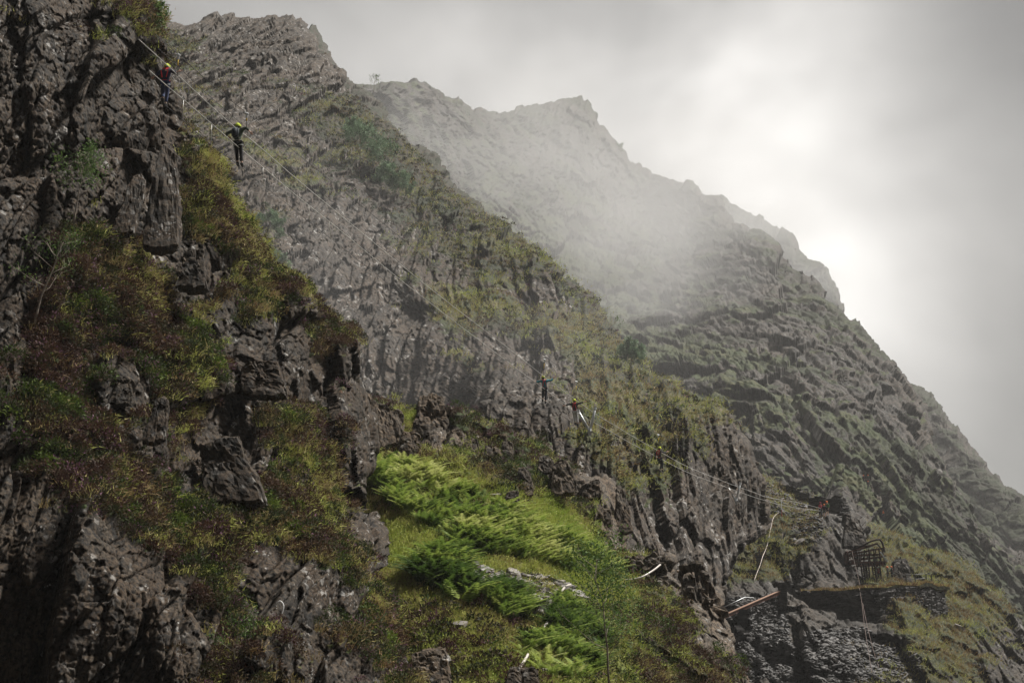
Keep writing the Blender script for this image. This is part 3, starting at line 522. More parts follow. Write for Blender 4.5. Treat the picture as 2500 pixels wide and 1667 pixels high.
# ------------------------------------------------------------------ hand built things
def link(name, bm, mat, parent=None, smooth=False):
    me = bpy.data.meshes.new(name); bm.normal_update(); bm.to_mesh(me); bm.free()
    for m in (mat if isinstance(mat, (list, tuple)) else [mat]): me.materials.append(m)
    if smooth: me.polygons.foreach_set('use_smooth', [True]*len(me.polygons))
    o = bpy.data.objects.new(name, me); COL.objects.link(o)
    if parent: o.parent = parent
    return o
def empty(name, loc, label, cat, group=None, rz=0.0):
    o = bpy.data.objects.new(name, None); COL.objects.link(o); o.location = loc; o.rotation_euler.z = rz; o.empty_display_size = .2
    return tag(o, label, cat, group)
def copy_tree(o, parent=None):
    c = o.copy(); COL.objects.link(c); c.parent = parent
    for ch in [x for x in o.children]: copy_tree(ch, c)
    return c
def tube(bm, pts, r, n=6, r1=None, caps=True):
    pts = [Vector(p) for p in pts]; rings = []; m = len(pts)
    for i, p in enumerate(pts):
        t = (pts[min(i+1, m-1)]-pts[max(i-1, 0)]).normalized()
        a = t.cross(Vector((0, 0, 1)) if abs(t.z) < .9 else Vector((1, 0, 0))).normalized(); b = t.cross(a)
        rr = r if r1 is None else r+(r1-r)*i/(m-1)
        rings.append([bm.verts.new(p+(a*math.cos(2*math.pi*k/n)+b*math.sin(2*math.pi*k/n))*rr) for k in range(n)])
    for i in range(m-1):
        for k in range(n): bm.faces.new((rings[i][k], rings[i][(k+1) % n], rings[i+1][(k+1) % n], rings[i+1][k]))
    if caps: bm.faces.new(rings[0][::-1]); bm.faces.new(rings[-1])
def box(bm, c, sx, sy, sz, M=None, jit=0):
    vs = []
    for x in (-.5, .5):
        for y in (-.5, .5):
            for z in (-.5, .5):
                v = Vector((x*sx*(1+random.uniform(-jit, jit)), y*sy*(1+random.uniform(-jit, jit)), z*sz*(1+random.uniform(-jit, jit))))
                if M: v = M @ v
                vs.append(bm.verts.new(Vector(c)+v))
    for f in ((0, 1, 3, 2), (4, 6, 7, 5), (0, 4, 5, 1), (2, 3, 7, 6), (0, 2, 6, 4), (1, 5, 7, 3)): bm.faces.new([vs[i] for i in f])
def beam(bm, a, b, w, h):
    a = Vector(a); b = Vector(b); d = b-a; M = d.to_track_quat('X', 'Z').to_matrix(); box(bm, (a+b)/2, d.length, w, h, M)
def smoothline(ctrl, n):
    """catmull-rom through (px,py,D) points -> world points"""
    c = np.array(ctrl, float); c = np.vstack([2*c[0]-c[1], c, 2*c[-1]-c[-2]]); out = []
    for i in range(1, len(c)-2):
        for t in np.linspace(0, 1, n, endpoint=False):
            p0, p1, p2, p3 = c[i-1:i+3]; out.append(.5*((2*p1)+(-p0+p2)*t+(2*p0-5*p1+4*p2-p3)*t*t+(-p0+3*p1-3*p2+p3)*t**3))
    out.append(c[-2]); out = np.array(out); return [Vector(v.tolist()) for v in at(out[:, 0], out[:, 1], out[:, 2])]
random.seed(3)
M_cable = simple('galvanised_cable', (.50, .49, .46), .35, .2, .1, 1); M_dark = simple('dark_cable', (.03, .03, .03), .5, .3, .2, 1)
M_steel = simple('galvanised_steel', (.55, .57, .58), .45, .5, .15, 3); M_rust = simple('rusty_iron', (.085, .030, .018), .85, .2, .5, 3)
M_rustd = simple('dark_rusty_iron', (.03, .014, .011), .85, .2, .5, 3); M_pipe = simple('pale_pipe_plastic', (.45, .41, .37), .4, 0, .15, 2); M_wood = simple('weathered_timber', (.26, .19, .13), .85, 0, .4, 4)
M_white = simple('white_paint', (.8, .8, .79), .6, 0, .06, 3); M_black = simple('black_print', (.02, .02, .02), .6)
M_slate = simple('dark_slate', (.040, .037, .036), .75, 0, .6, 1.7); M_slate2 = simple('pale_slate', (.14, .125, .112), .6, 0, .45, 1.5); M_wall = simple('dry_stone_slate', (.032, .029, .027), .8, 0, .75, 1.3)
M_bark = simple('pale_bark', (.24, .20, .16), .85, 0, .4, 6)
M_ylw = simple('yellow_webbing', (.75, .50, .03), .7, 0, .1, 3)

# depth of the cable route along the picture
def cabD(px): return float(np.interp(px, [300, 435, 585, 900, 1330, 1440, 1610, 1797, 1870, 2003], [60, 62, 64.6, 82, 107, 113, 120, 140, 152, 190]))
def cable(name, pts, r, mat, label, n=7):
    bm = bmesh.new(); tube(bm, smoothline([(x, y, cabD(x)+dz) for x, y, dz in pts], n), r, 6)
    return tag(link(name, bm, mat, None, True), label, 'cable', 'steel cables of the aerial walk')
cable('hand_cable', [(338, 96, 0), (407, 159, 0), (478, 225, 0), (561, 301, 0), (620, 347, 0), (710, 425, 0), (800, 500, 0), (1045, 700, 0), (1250, 857, 0), (1326, 917, 0), (1398, 970, 0), (1452, 1009, 0), (1500, 1038, 0), (1550, 1068, 0), (1614, 1104, 0), (1677, 1138, 0), (1767, 1175, 0), (1805, 1189, 0), (1850, 1205, 0), (1875, 1214, 0), (1946, 1226, 0), (2003, 1240, -1)], .016, M_cable, 'pale upper hand cable running from the dark cliff down to the terrace')
cable('hand_cable', [(364, 172, 0), (412, 214, 0), (448, 244, 0), (531, 315, 0), (586, 363, 0), (644, 411, 0), (720, 475, 0), (800, 538, 0), (999, 700, 0), (1250, 891, 0), (1301, 928, 0), (1334, 953, 0), (1412, 1008, 0), (1500, 1059, 0), (1550, 1087, 0), (1614, 1120, 0), (1677, 1152, 0), (1776, 1190, 0), (1804, 1200, 0), (1850, 1216, 0), (1920, 1235, 0), (2003, 1247, -1)], .016, M_cable, 'pale lower hand cable running beside the walkers at waist height')
FOOT = [(400, 254), (446, 293), (515, 353), (585, 405.5), (643, 453), (702, 499), (756, 543), (808, 583), (948, 692), (1120, 829), (1250, 926), (1327, 984), (1356, 1002), (1408, 1039), (1440, 1052), (1500, 1088), (1614, 1150), (1700, 1189), (1797, 1224), (1870, 1243), (2003, 1268)]
cable('foot_cable', [(x, y, -.1) for x, y in FOOT], .010, M_dark, 'thin dark foot cable carrying the walkers\' feet')
cable('safety_cable', [(378, 84, 0), (435, 133, 0), (515, 205, 0), (602, 276, 0), (750, 395, 1), (1000, 598, 1), (1200, 762, 1), (1329, 868, 0), (1407, 926, 0), (1500, 995, 0), (1607, 1059, 0), (1720, 1115, 0), (1800, 1150, 1), (1860, 1172, 1)], .011, M_dark, 'dark overhead safety cable above the walkers\' heads')
cable('safety_cable', [(385, 118, 1), (432, 161, 1), (504, 228, 1), (577, 292, 1), (680, 380, 2), (820, 500, 3)], .009, M_dark, 'short dark spare cable just under the overhead safety cable')
for (x0, y0, x1, y1) in [(448, 244, 446, 293), (517, 303, 515, 353), (642, 409, 643, 453), (697, 456, 702, 499), (754, 502, 756, 543), (804, 541, 808, 583), (944, 655, 948, 692), (1090, 771, 1093, 807), (1180, 838, 1184, 876), (1262, 900, 1270, 940), (1347, 962, 1356, 1002), (1478, 1046, 1486, 1080), (1560, 1092, 1566, 1124), (1655, 1142, 1662, 1172)]:
    bm = bmesh.new(); tube(bm, [P(x0, y0, cabD(x0)), P(x1, y1, cabD(x1)-.1)], .009, 5)
    tag(link('hanger_rod', bm, M_cable, None, True), 'thin rod hanging from the lower hand cable to the foot cable', 'hanger', 'hanger rods between the cables')
# V brackets that hold the cables off the cliff
def bracket(lt, b, rt, D, label):
    L_, B_, R_ = P(*lt, D), P(*b, D), P(*rt, D)
    t = empty('cable_bracket', B_, label, 'bracket', 'V shaped steel cable brackets')
    for e in (L_, R_):
        bm = bmesh.new(); tube(bm, [Vector((0, 0, 0)), e-B_], .085, 10); d = (e-B_).normalized(); tube(bm, [(e-B_)-d*.12, (e-B_)+d*.05], .11, 10); link('arm', bm, M_steel, t, True)
    bm = bmesh.new(); box(bm, (0, 0, -.02), .34, .3, .1); box(bm, (0, .1, -.14), .22, .06, .22); link('foot_plate', bm, M_steel, t)
    bm = bmesh.new(); tube(bm, [(0, 0, -.05), (.1, 6.0, .9)], .06, 8); link('strut', bm, M_steel, t, True)
    for e in (L_, R_):
        bm = bmesh.new(); p = e-B_; box(bm, p+Vector((0, 0, .06)), .16, .2, .1); link('cable_clamp', bm, M_steel, t)
bracket((1411, 1003), (1440, 1053), (1453, 997), 113, 'near V shaped steel bracket beside the walker in pale trousers')
bracket((1774, 1185), (1797, 1223), (1807, 1180), 140, 'far V shaped steel bracket at the right end of the cliff face')

# ------------------------------------------------------------------ people
def skin(name, nodes, edges, mat, parent, sub=1, roots=(0,)):
    me = bpy.data.meshes.new(name+'_t'); me.from_pydata([n[0] for n in nodes], edges, []); o = bpy.data.objects.new(name, me); COL.objects.link(o)
    md = o.modifiers.new('Skin', 'SKIN'); md.use_smooth_shade = True
    sv = me.skin_vertices[0].data
    for i, n in enumerate(nodes): sv[i].radius = n[1] if isinstance(n[1], tuple) else (n[1], n[1]); sv[i].use_root = i in roots
    s2 = o.modifiers.new('Sub', 'SUBSURF'); s2.levels = sub; s2.render_levels = sub
    dg = bpy.context.evaluated_depsgraph_get(); ev = o.evaluated_get(dg); m2 = bpy.data.meshes.new_from_object(ev); m2.name = name
    o.modifiers.clear(); o.data = m2; bpy.data.meshes.remove(me); m2.materials.clear(); m2.materials.append(mat)
    if parent: o.parent = parent
    return o
COLS = {}
def cloth(c):
    if c not in COLS: COLS[c] = simple('cloth_%d' % len(COLS), c, .85, 0, .18, 9)
    return COLS[c]
M_skin = simple('skin', (.55, .33, .24), .6, 0, .08, 8); M_hair = simple('hair', (.05, .035, .025), .8)
def person(loc, rz, pose, jac, tro, hel, har, label, group, pack=None, scale=1.0, shorts=False, vee=True):
    V = Vector; t = empty('person', loc, label, 'person', group, rz); t.scale = (scale,)*3
    g = dict(pel=(0, 0, .93), wai=(0, 0, 1.08), che=(0, .02, 1.32), nek=(0, .01, 1.47), hed=(0, .02, 1.60), top=(0, .02, 1.69),
             shl=(-.18, 0, 1.42), shr=(.18, 0, 1.42), ell=(-.25, -.02, 1.15), elr=(.25, -.02, 1.15), hal=(-.26, .08, .92), har=(.26, .08, .92),
             hil=(-.09, 0, .90), hir=(.09, 0, .90), knl=(-.11, .02, .50), knr=(.11, .02, .50), fol=(-.12, 0, .09), **{'for': (.12, 0, .09)}); g.update(pose)
    g = {k: V(v) for k, v in g.items()}
    nodes, edges = [], []
    def ch(pts, rs, start=None):
        i0 = start
        for p, r in zip(pts, rs):
            nodes.append((tuple(p), r)); i = len(nodes)-1
            if i0 is not None: edges.append((i0, i))
            i0 = i
        return i0
    # body: one skin from the pelvis out
    ch([g['pel'], g['wai'], g['che'], g['nek'], g['hed']-V((0, 0, .02)), g['top']], [(.13, .10), (.12, .09), (.15, .10), .055, (.078, .092), (.062, .075)])
    ic = 2; ih = 4; roots = [0]
    for s, sh, el, ha in ((-1, 'shl', 'ell', 'hal'), (1, 'shr', 'elr', 'har')):
        d = (g[ha]-g[el]).normalized(); w = ch([g[sh], g[el], g[ha]-d*.02], [.055, .042, .028], ic)
        side = d.cross(V((0, 1, 0))).normalized() if abs(d.y) < .9 else V((1, 0, 0))
        up = side.cross(d).normalized(); palm = g[ha]+d*.05; ip = ch([palm], [(.038, .018)], w)
        for k in range(4):
            b0 = palm+d*.035+side*(.024*(1.5-k)/1.5*1.3); ln = (.075, .085, .08, .062)[k]
            ch([b0, b0+d*ln*.5+up*.004, b0+d*ln*.9-up*.018], [.0095, .0085, .007], ip)
        ch([palm+side*.04-d*.02, palm+side*.062+d*.02], [.011, .009], ip)
    for hi, kn, fo in (('hil', 'knl', 'fol'), ('hir', 'knr', 'for')):
        ch([g[hi], g[kn], g[fo]], [.085, .058, .042], 0)
    # nose, chin and ears grow from the head
    f = V((0, 1, 0)); h = g['hed']
    ch([h+f*.095-V((0, 0, .005)), h+f*.118-V((0, 0, .02))], [.016, .012], ih)
    ch([h+f*.07-V((0, 0, .085))], [.03], ih)
    for sx in (-1, 1): ch([h+V((sx*.088, 0, -.01))], [(.012, .022)], ih)
    skin('body', nodes, edges, M_skin, t)
    for sx in (-1, 1):
        bm = bmesh.new(); bmesh.ops.create_uvsphere(bm, u_segments=8, v_segments=6, radius=.012, matrix=Matrix.Translation(h+V((sx*.032, .098, .018)))); link('eye', bm, M_black, t, True)
    # jacket, trousers, boots
    nodes, edges = [], []
    i = ch([g['pel']+V((0, 0, -.04)), g['wai'], g['che'], g['nek']-V((0, 0, .03))], [(.165, .13), (.155, .12), (.185, .135), (.075, .07)])
    for sh, el, ha in (('shl', 'ell', 'hal'), ('shr', 'elr', 'har')):
        d = (g[ha]-g[el]).normalized(); ch([g[sh], g[el], g[ha]-d*.05], [.082, .064, .047], 2)
    skin('jacket', nodes, edges, cloth(jac), t)
    nodes, edges = [], []
    ch([g['pel']], [(.15, .125)])
    for hi, kn, fo in (('hil', 'knl', 'fol'), ('hir', 'knr', 'for')):
        d = (g[kn]-g[fo]).normalized()
        if shorts: ch([g[hi], g[hi].lerp(g[kn], .85)], [.105, .09], 0)
        else: ch([g[hi], g[kn], g[fo]+d*.07], [.105, .08, .062], 0)
    skin('trousers', nodes, edges, cloth(tro), t)
    for kn, fo in (('knl', 'fol'), ('knr', 'for')):
        d = (g[fo]-g[kn]).normalized(); fw = V((0, 1, 0))-d*d.y; fw = (V((0, .9, -.25)) if fw.length < .3 else fw).normalized()
        nodes, edges = [], []; ch([g[fo]-d*.06, g[fo]+d*.03, g[fo]+d*.055+fw*.10, g[fo]+d*.06+fw*.17], [.072, (.066, .07), (.06, .05), (.045, .035)])
        skin('boot', nodes, edges, cloth((.03, .03, .03)), t)
    bm = bmesh.new(); bmesh.ops.create_uvsphere(bm, u_segments=16, v_segments=10, radius=1, matrix=Matrix.Translation(h+V((0, .0, .045))) @ Matrix.Diagonal((.118, .138, .115, 1)))
    bmesh.ops.delete(bm, geom=[v for v in bm.verts if v.co.z < h.z+.005], context='VERTS'); hm = link('helmet', bm, cloth(hel), t, True)
    bm = bmesh.new(); tube(bm, [h+V((math.cos(a)*.121, math.sin(a)*.14, .012)) for a in np.linspace(0, 2*math.pi, 17)], .009, 5, caps=False)
    for yy in (-.05, .05): tube(bm, [h+V((math.cos(a)*.112, yy, .045+math.sin(a)*.113)) for a in np.linspace(0, math.pi, 9)], .006, 4)
    link('rim', bm, cloth(tuple(x*.35 for x in hel)), hm, True)
    bm = bmesh.new(); bmesh.ops.create_uvsphere(bm, u_segments=12, v_segments=8, radius=1, matrix=Matrix.Translation(h+V((0, -.025, -.01))) @ Matrix.Diagonal((.09, .10, .09, 1))); link('hair', bm, M_hair, t, True)
    if har:
        bm = bmesh.new(); bk = -.155
        a = g['che']+V((0, bk, .10)); 
        for sx in (-1, 1):
            beam(bm, a+V((sx*.03, 0, 0)), g['wai']+V((sx*.12, bk+.01, -.04)), .025, .034) if vee else beam(bm, g['shl' if sx < 0 else 'shr']+V((-sx*.06, bk+.03, -.02)), g['wai']+V((sx*.08, bk, 0)), .025, .032)
            beam(bm, a+V((sx*.03, 0, 0)), g['che']+V((sx*.12, -.03, .17)), .025, .045)
            beam(bm, g['che']+V((sx*.12, -.03, .17)), g['che']+V((sx*.10, .15, .0)), .025, .045)
        tube(bm, [g['pel']+V((math.cos(q)*.175, math.sin(q)*.145, .05)) for q in np.linspace(0, 2*math.pi, 17)], .012, 5, caps=False)
        link('harness', bm, cloth(har), t)
        bm = bmesh.new()
        for hi, kn in (('hil', 'knl'), ('hir', 'knr')):
            c = g[hi].lerp(g[kn], .22); tube(bm, [c+V((math.cos(q)*.112, math.sin(q)*.112, math.cos(q)*.02)) for q in np.linspace(0, 2*math.pi, 13)], .014, 5, caps=False)
        link('leg_strap', bm, cloth((.45, .47, .45)), t)
    if pack:
        bm = bmesh.new(); box(bm, g['che']+V((0, -.23, -.04)), .27, .15, .40); bmesh.ops.bevel(bm, geom=bm.edges[:], offset=.05, segments=2, affect='EDGES'); link('backpack', bm, cloth(pack), t, True)
    return t
def lanyard(top, hook, label):
    """a trolley on the overhead cable and the webbing down to the walker"""
    a = Vector(top); b = Vector(hook); t = empty('lanyard', a, label, 'lanyard', 'lanyards from the overhead cable')
    bm = bmesh.new(); tube(bm, [Vector((-.07, 0, .03)), Vector((.07, 0, -.02))], .045, 10); box(bm, (0, 0, -.09), .07, .04, .16); link('pulley', bm, M_steel, t)
    d = b-a; bm = bmesh.new(); tube(bm, [d*.22, d*.5], .022, 6); link('webbing', bm, M_ylw, t, True)
    bm = bmesh.new(); tube(bm, [Vector((0, 0, -.15)), d*.22, d*.5, d], .013, 6); link('rope', bm, cloth((.10, .09, .07)), t, True)
    return t
YL = (.62, .72, .06); OR = (.85, .20, .05); RD = (.62, .02, .03)
WG = 'people walking along the aerial cables'
person(P(401, 259, 62), R(-8), dict(har=(.48, .05, 1.36), elr=(.34, .0, 1.30), shr=(.19, 0, 1.40), shl=(-.20, 0, 1.38), ell=(-.36, .02, 1.27), hal=(-.50, .1, 1.22), knl=(-.12, .16, .52), knr=(.07, .05, .48), fol=(-.09, .0, .28), **{'for': (.05, 0, .05)}, hed=(.02, .08, 1.54), top=(.02, .10, 1.62), nek=(.01, .05, 1.43)),
       (.012, .016, .05), (.035, .05, .12), YL, RD, 'person in navy jacket and blue jeans at the cable top against the dark cliff', WG, vee=False, scale=.97)
person(P(583, 406, 64.5), R(-10), dict(pel=(-.06, 0, .95), wai=(-.09, 0, 1.08), che=(-.12, .03, 1.32), nek=(-.12, .05, 1.48), hed=(-.12, .09, 1.59), top=(-.12, .10, 1.68), shl=(-.30, 0, 1.42), shr=(.07, 0, 1.44), elr=(.24, .0, 1.52), har=(.38, .05, 1.36), ell=(-.54, -.03, 1.30), hal=(-.42, -.05, 1.18), hil=(-.15, 0, .90), hir=(.02, 0, .90), knl=(-.11, .04, .50), knr=(.07, .02, .50), fol=(-.06, .0, .13), **{'for': (.11, 0, .09)}),
       (.035, .055, .032), (.012, .012, .014), YL, (.35, .36, .30), 'person in dark green jacket and black trousers with a grey backpack, second on the cables', WG, pack=(.05, .06, .07))
person(P(1330, 984, 107), R(0), dict(shl=(-.19, 0, 1.43), shr=(.19, 0, 1.43), ell=(-.42, .02, 1.36), hal=(-.58, .06, 1.40), elr=(.42, .02, 1.46), har=(.58, .05, 1.60), che=(-.05, .02, 1.33), nek=(-.05, .03, 1.49), hed=(-.09, .06, 1.61), top=(-.10, .07, 1.70), knl=(-.12, -.02, .52), fol=(-.14, -.14, .20), knr=(.07, .02, .50), **{'for': (.05, 0, .09)}),
       (.015, .20, .26), (.025, .03, .045), YL, RD, 'person in teal jacket and dark trousers with arms spread, third on the cables', WG)
person(P(1408, 1040, 107.5), R(-6), dict(pel=(-.10, 0, .94), wai=(-.13, 0, 1.09), che=(-.15, .02, 1.33), nek=(-.14, .02, 1.48), hed=(-.13, .05, 1.60), top=(-.13, .05, 1.69), shl=(-.34, 0, 1.43), shr=(.05, 0, 1.43), ell=(-.56, .02, 1.38), hal=(-.74, .06, 1.34), elr=(.28, .02, 1.49), har=(.50, .05, 1.56), hil=(-.18, 0, .90), hir=(-.01, 0, .90), knl=(-.14, .03, .52), fol=(-.09, 0, .18), knr=(.03, .02, .50), **{'for': (.06, 0, .12)}),
       (.025, .025, .028), (.50, .50, .50), YL, RD, 'person in black jacket and pale grey trousers beside the near V bracket', WG)
person(P(1614, 1151, 119), R(-48), dict(pel=(-.05, -.05, .94), wai=(-.06, -.08, 1.09), che=(-.07, -.11, 1.33), nek=(-.06, -.08, 1.48), hed=(-.06, -.05, 1.61), top=(-.06, -.05, 1.70), shl=(-.24, -.1, 1.43), shr=(.12, -.1, 1.43), ell=(-.34, -.26, 1.24), hal=(-.36, -.10, 1.05), elr=(.22, .14, 1.30), har=(.28, .36, 1.40), hil=(-.13, -.02, .90), hir=(.05, -.02, .90), knl=(-.07, .12, .50), knr=(.06, .10, .48)),
       (.03, .032, .036), (.018, .020, .028), YL, RD, 'person in dark grey jacket leaning along the cables, farthest to the right', WG, vee=False)
lanyard(P(435, 135, 62), P(434, 186, 62), 'lanyard from the overhead cable to the raised hand of the person in navy jacket')
lanyard(P(602, 278, 64.6), P(602, 314, 64.6), 'lanyard from the overhead cable to the raised hand of the person with a backpack')
lanyard(P(1329, 878, 107), P(1326.5, 921, 107), 'lanyard from the overhead cable to the person in teal jacket')
lanyard(P(1407, 932, 107), P(1406, 976, 107.3), 'lanyard from the overhead cable to the person in pale grey trousers')
lanyard(P(1607, 1062, 119), P(1609, 1095, 119), 'lanyard from the overhead cable to the person in dark grey jacket')
def small(px, py, D, rz, jac, tro, hel, label, sc=1.0, har=(.10, .02, .02), shorts=False, pose=None, group='people in orange helmets on the terraces'):
    return person(P(px, py, D), rz, pose or {}, jac, tro, hel, har, label, group, scale=sc, shorts=shorts)
ST = dict(ell=(-.30, .10, 1.20), hal=(-.16, .28, 1.10), elr=(.30, .10, 1.2), har=(.2, .28, 1.05), hed=(0, .07, 1.58), top=(0, .09, 1.67))
small(2004, 1262, 193, R(30), (.30, .02, .04), (.02, .022, .03), (.30, .03, .05), 'person in dark red jacket at the far end of the cables', .97)
small(2013, 1264, 192, R(-15), (.02, .025, .04), (.05, .05, .055), OR, 'person in navy top with orange helmet at the far end of the cables', .92, shorts=True, pose=ST)
small(2020, 1261, 193.5, R(140), (.06, .16, .05), (.03, .03, .03), OR, 'person in green top with orange helmet at the far end of the cables', 1.02, shorts=True)
for px, py, jac, lab, hel in ((1952, 1436, (.03, .03, .035), 'person in black with orange helmet standing alone left on the wall platform', OR), (1997, 1437, (.02, .025, .06), 'person in navy with orange helmet beside the blue helmet on the wall platform', OR), (2006, 1436, (.03, .03, .03), 'person in black with blue helmet on the wall platform', (.03, .35, .6)),
                         (2146, 1420, (.16, .02, .02), 'person in dark red with pale blue helmet at the foot of the rusty frame', (.45, .6, .65)), (2168, 1419, (.03, .03, .035), 'person in black with orange helmet just right of the rusty frame', OR), (2179, 1418, (.02, .03, .03), 'taller person in dark green with orange helmet right of the rusty frame', OR)):
    small(px, py, 188.5, R(random.uniform(-180, 180)), jac, (.02, .022, .03), hel, lab, .95, pose=ST if px % 2 else None)

# ------------------------------------------------------------------ outcrops that stand out of the slopes
def outcrop(px, py, D, w, h, d, lean, label, mat, seed, top=.55, rz=0.0, name='rock_outcrop', rough=.10, group=None):
    """px,py = foot of the rock; w,h,d in metres; lean = sideways shift of the top"""
    bm = bmesh.new(); bmesh.ops.create_cube(bm, size=1.0); bmesh.ops.subdivide_edges(bm, edges=bm.edges[:], cuts=17, use_grid_fill=True)
    co = np.array([v.co[:] for v in bm.verts]); n = co/np.abs(co).max(1, keepdims=True)*.5; sph = co/np.linalg.norm(co, axis=1, keepdims=True)*.62
    q = n*.62+sph*.38; t = q[:, 2]+.5; q[:, 0] *= 1+(top-1)*t; q[:, 1] *= 1+(top-1)*t*.6
    p = q*np.array([w, d, h]); p[:, 0] += lean*t; p[:, 1] += .55*h*t; m = min(w, d, h*.6)
    p[:, 2] += (t > .6)*(p[:, 0]/w)*h*.25*np.sin(seed)
    hh, e = worley(np.column_stack([p[:, 0], p[:, 1], p[:, 2]/1.9])/(m*.55)+seed, seed, .9); h2, e2 = worley(np.column_stack([p[:, 0], p[:, 1], p[:, 2]/1.4])/(m*.22)+seed, seed+5, .9)
    nn = sph/np.linalg.norm(sph, axis=1, keepdims=True)
    p = p+nn*(rough*m*(hh-.5*np.exp(-e*10))+rough*.45*m*(h2-.4*np.exp(-e2*10)))[:, None]
    for v, c in zip(bm.verts, p): v.co = c
    o = link(name, bm, mat); B = P(px, py, D); o.location = B+Vector((0, 0, h*.42)); o.rotation_euler.z = rz
    return tag(o, label, 'rock', group)
m2 = lambda px, D: px/FPX*D
def oc(px, py, D, wp, hp, lean, label, mat, seed, top=.55, dp=.8, **k): return outcrop(px, py, D, m2(wp, D), m2(hp, D)*1.1, m2(wp, D)*dp, m2(lean, D), label, mat, seed, top, **k)
oc(1052, 1062, 82.0, 95, 105, 0, 'blunt slate pinnacle on the crest of the nearer ridge', M_ridge, 3, .62)
oc(935, 1085, 80.0, 85, 100, 5, 'broad slate pillar in the gap beside the near cliff', M_ridge, 4, .8)
oc(1524, 1292, 83.0, 46, 110, -4, 'tall leaf shaped slate slab near the right end of the ridge', M_ridge, 5, .35, dp=.5)
oc(1283, 1205, 75.5, 40, 66, -3, 'pair of upright slate blades above the bracken', M_ridge, 6, .7, dp=.6)
oc(1375, 1200, 77.5, 60, 80, -8, 'craggy slate block in the heather right of the upright blades', M_ridge, 7, .6)
oc(1250, 1237, 73.5, 34, 38, 0, 'small dark slate stump at the top edge of the bracken', M_ridge, 8, .8)
for i_, (x_, y_, w_, h_, D_, l_) in enumerate(((1108, 1108, 46, 60, 79, 'squat lichen spotted block right of the blunt pinnacle'), (1152, 1128, 40, 62, 78.5, 'narrow upright block under the green heather crest'), (1205, 1150, 52, 60, 78, 'broad cracked block at the middle of the crest'), (1240, 1120, 34, 44, 80, 'small pointed block close under the skyline heather'), (1335, 1180, 46, 70, 79, 'brown ribbed block in the middle of the heather bank'), (1445, 1262, 56, 90, 80, 'dark ribbed pillar left of the leaf shaped slab'), (1478, 1330, 50, 88, 79.5, 'long fluted pillar under the leaf shaped slab'), (1500, 1390, 44, 70, 80, 'lowest fluted pillar above the tawny grass cap'), (1000, 1112, 60, 60, 78, 'low broken slab at the foot of the blunt pinnacle'), (895, 1085, 50, 130, 76, 'dark column against the edge of the near cliff'), (1420, 1215, 36, 46, 81, 'small block peeping from heather near the skyline'))):
    oc(x_, y_, D_, w_, h_, -2, l_, M_ridge, 40+i_, .7)
oc(1580, 1450, 78.0, 110, 90, 0, 'cleft slate buttress under the curved pale pipe', M_ridge, 9, .8, rough=.2)
oc(1715, 1530, 77.0, 100, 130, -10, 'large rough slate buttress at the right end of the ridge', M_ridge, 10, .55, rough=.2)
oc(1050, 1668, 53.0, 110, 80, -6, 'dark boulder lying in the turf at the bottom', M_ridge, 21, .7)
oc(1275, 1690, 55.0, 90, 60, 0, 'rounded boulder beside the lower pale pipe', M_ridge, 22, .7)
oc(395, 590, 57.6, 95, 270, -25, 'tall pale lichened slab high on the near cliff', M_near, 11, .45, dp=.5)
oc(300, 560, 56.5, 60, 170, 15, 'leaning grey slab left of the tall lichened slab', M_near, 12, .5, dp=.5)
oc(470, 700, 58.6, 80, 110, -10, 'split slate block below the tall lichened slab', M_near, 13, .7)
oc(575, 1215, 53.3, 150, 170, -60, 'big wedge shaped slate slab jutting from the heather', M_near, 14, .6, dp=.6)
oc(650, 965, 59.3, 110, 90, -25, 'overhanging slate boulder in the middle of the near cliff', M_near, 15, .8)
oc(375, 1070, 50.5, 60, 110, 5, 'pale ribbed slate fin left of the wedge shaped slab', M_near, 16, .5, dp=.6)
oc(290, 985, 51.5, 60, 70, 12, 'pale pointed block above the ribbed slate fin', M_near, 17, .5)
oc(2085, 1330, 190, 60, 75, 6, 'upright grey crag behind the rusty winding frame', M_terr, 18, .6)
oc(2000, 1420, 188, 95, 75, 0, 'bulging grey crag above the wall platform', M_terr, 19, .75)
oc(2205, 1425, 190.5, 46, 62, 0, 'rounded boulder to the right of the rusty frame', M_terr, 20, .7, rough=.08)
oc(2065, 1425, 188, 36, 42, 0, 'small pale boulder left of the rusty frame legs', M_terr, 23, .7, rough=.1)
oc(2075, 960, surf('mountain', 2075, 940)[2]+4, 42, 50, -12, 'big angular block perched on the long mountain slope', M_far, 25, .5)
oc(2215, 1198, surf('mountain', 2215, 1190)[2]+2, 48, 36, 4, 'stack of grey blocks right of the three climbers', M_far, 26, .7, rough=.22)

# ------------------------------------------------------------------ slate slabs and rubble
rs = random.Random(5)
def slabmesh(i):
    bm = bmesh.new(); n = rs.choice((5, 6, 7)); t = rs.uniform(.10, .22); a0 = rs.random()*6
    pts = [(math.cos(a0+2*math.pi*k/n)*rs.uniform(.35, .62), math.sin(a0+2*math.pi*k/n)*rs.uniform(.25, .45)) for k in range(n)]
    lo = [bm.verts.new((x, y, 0)) for x, y in pts]; hi = [bm.verts.new((x*.9+rs.uniform(-.04, .04), y*.9, t+rs.uniform(-.03, .03))) for x, y in pts]
    bm.faces.new(lo[::-1])
    c = bm.verts.new((0, 0, t*1.05))
    for k in range(n): bm.faces.new((lo[k], lo[(k+1) % n], hi[(k+1) % n], hi[k])); bm.faces.new((hi[k], hi[(k+1) % n], c))
    bm.normal_update(); me = bpy.data.meshes.new('loose_stone'); bm.to_mesh(me); bm.free(); me.materials.append(M_slate2); return me
SL = [slabmesh(i) for i in range(9)]
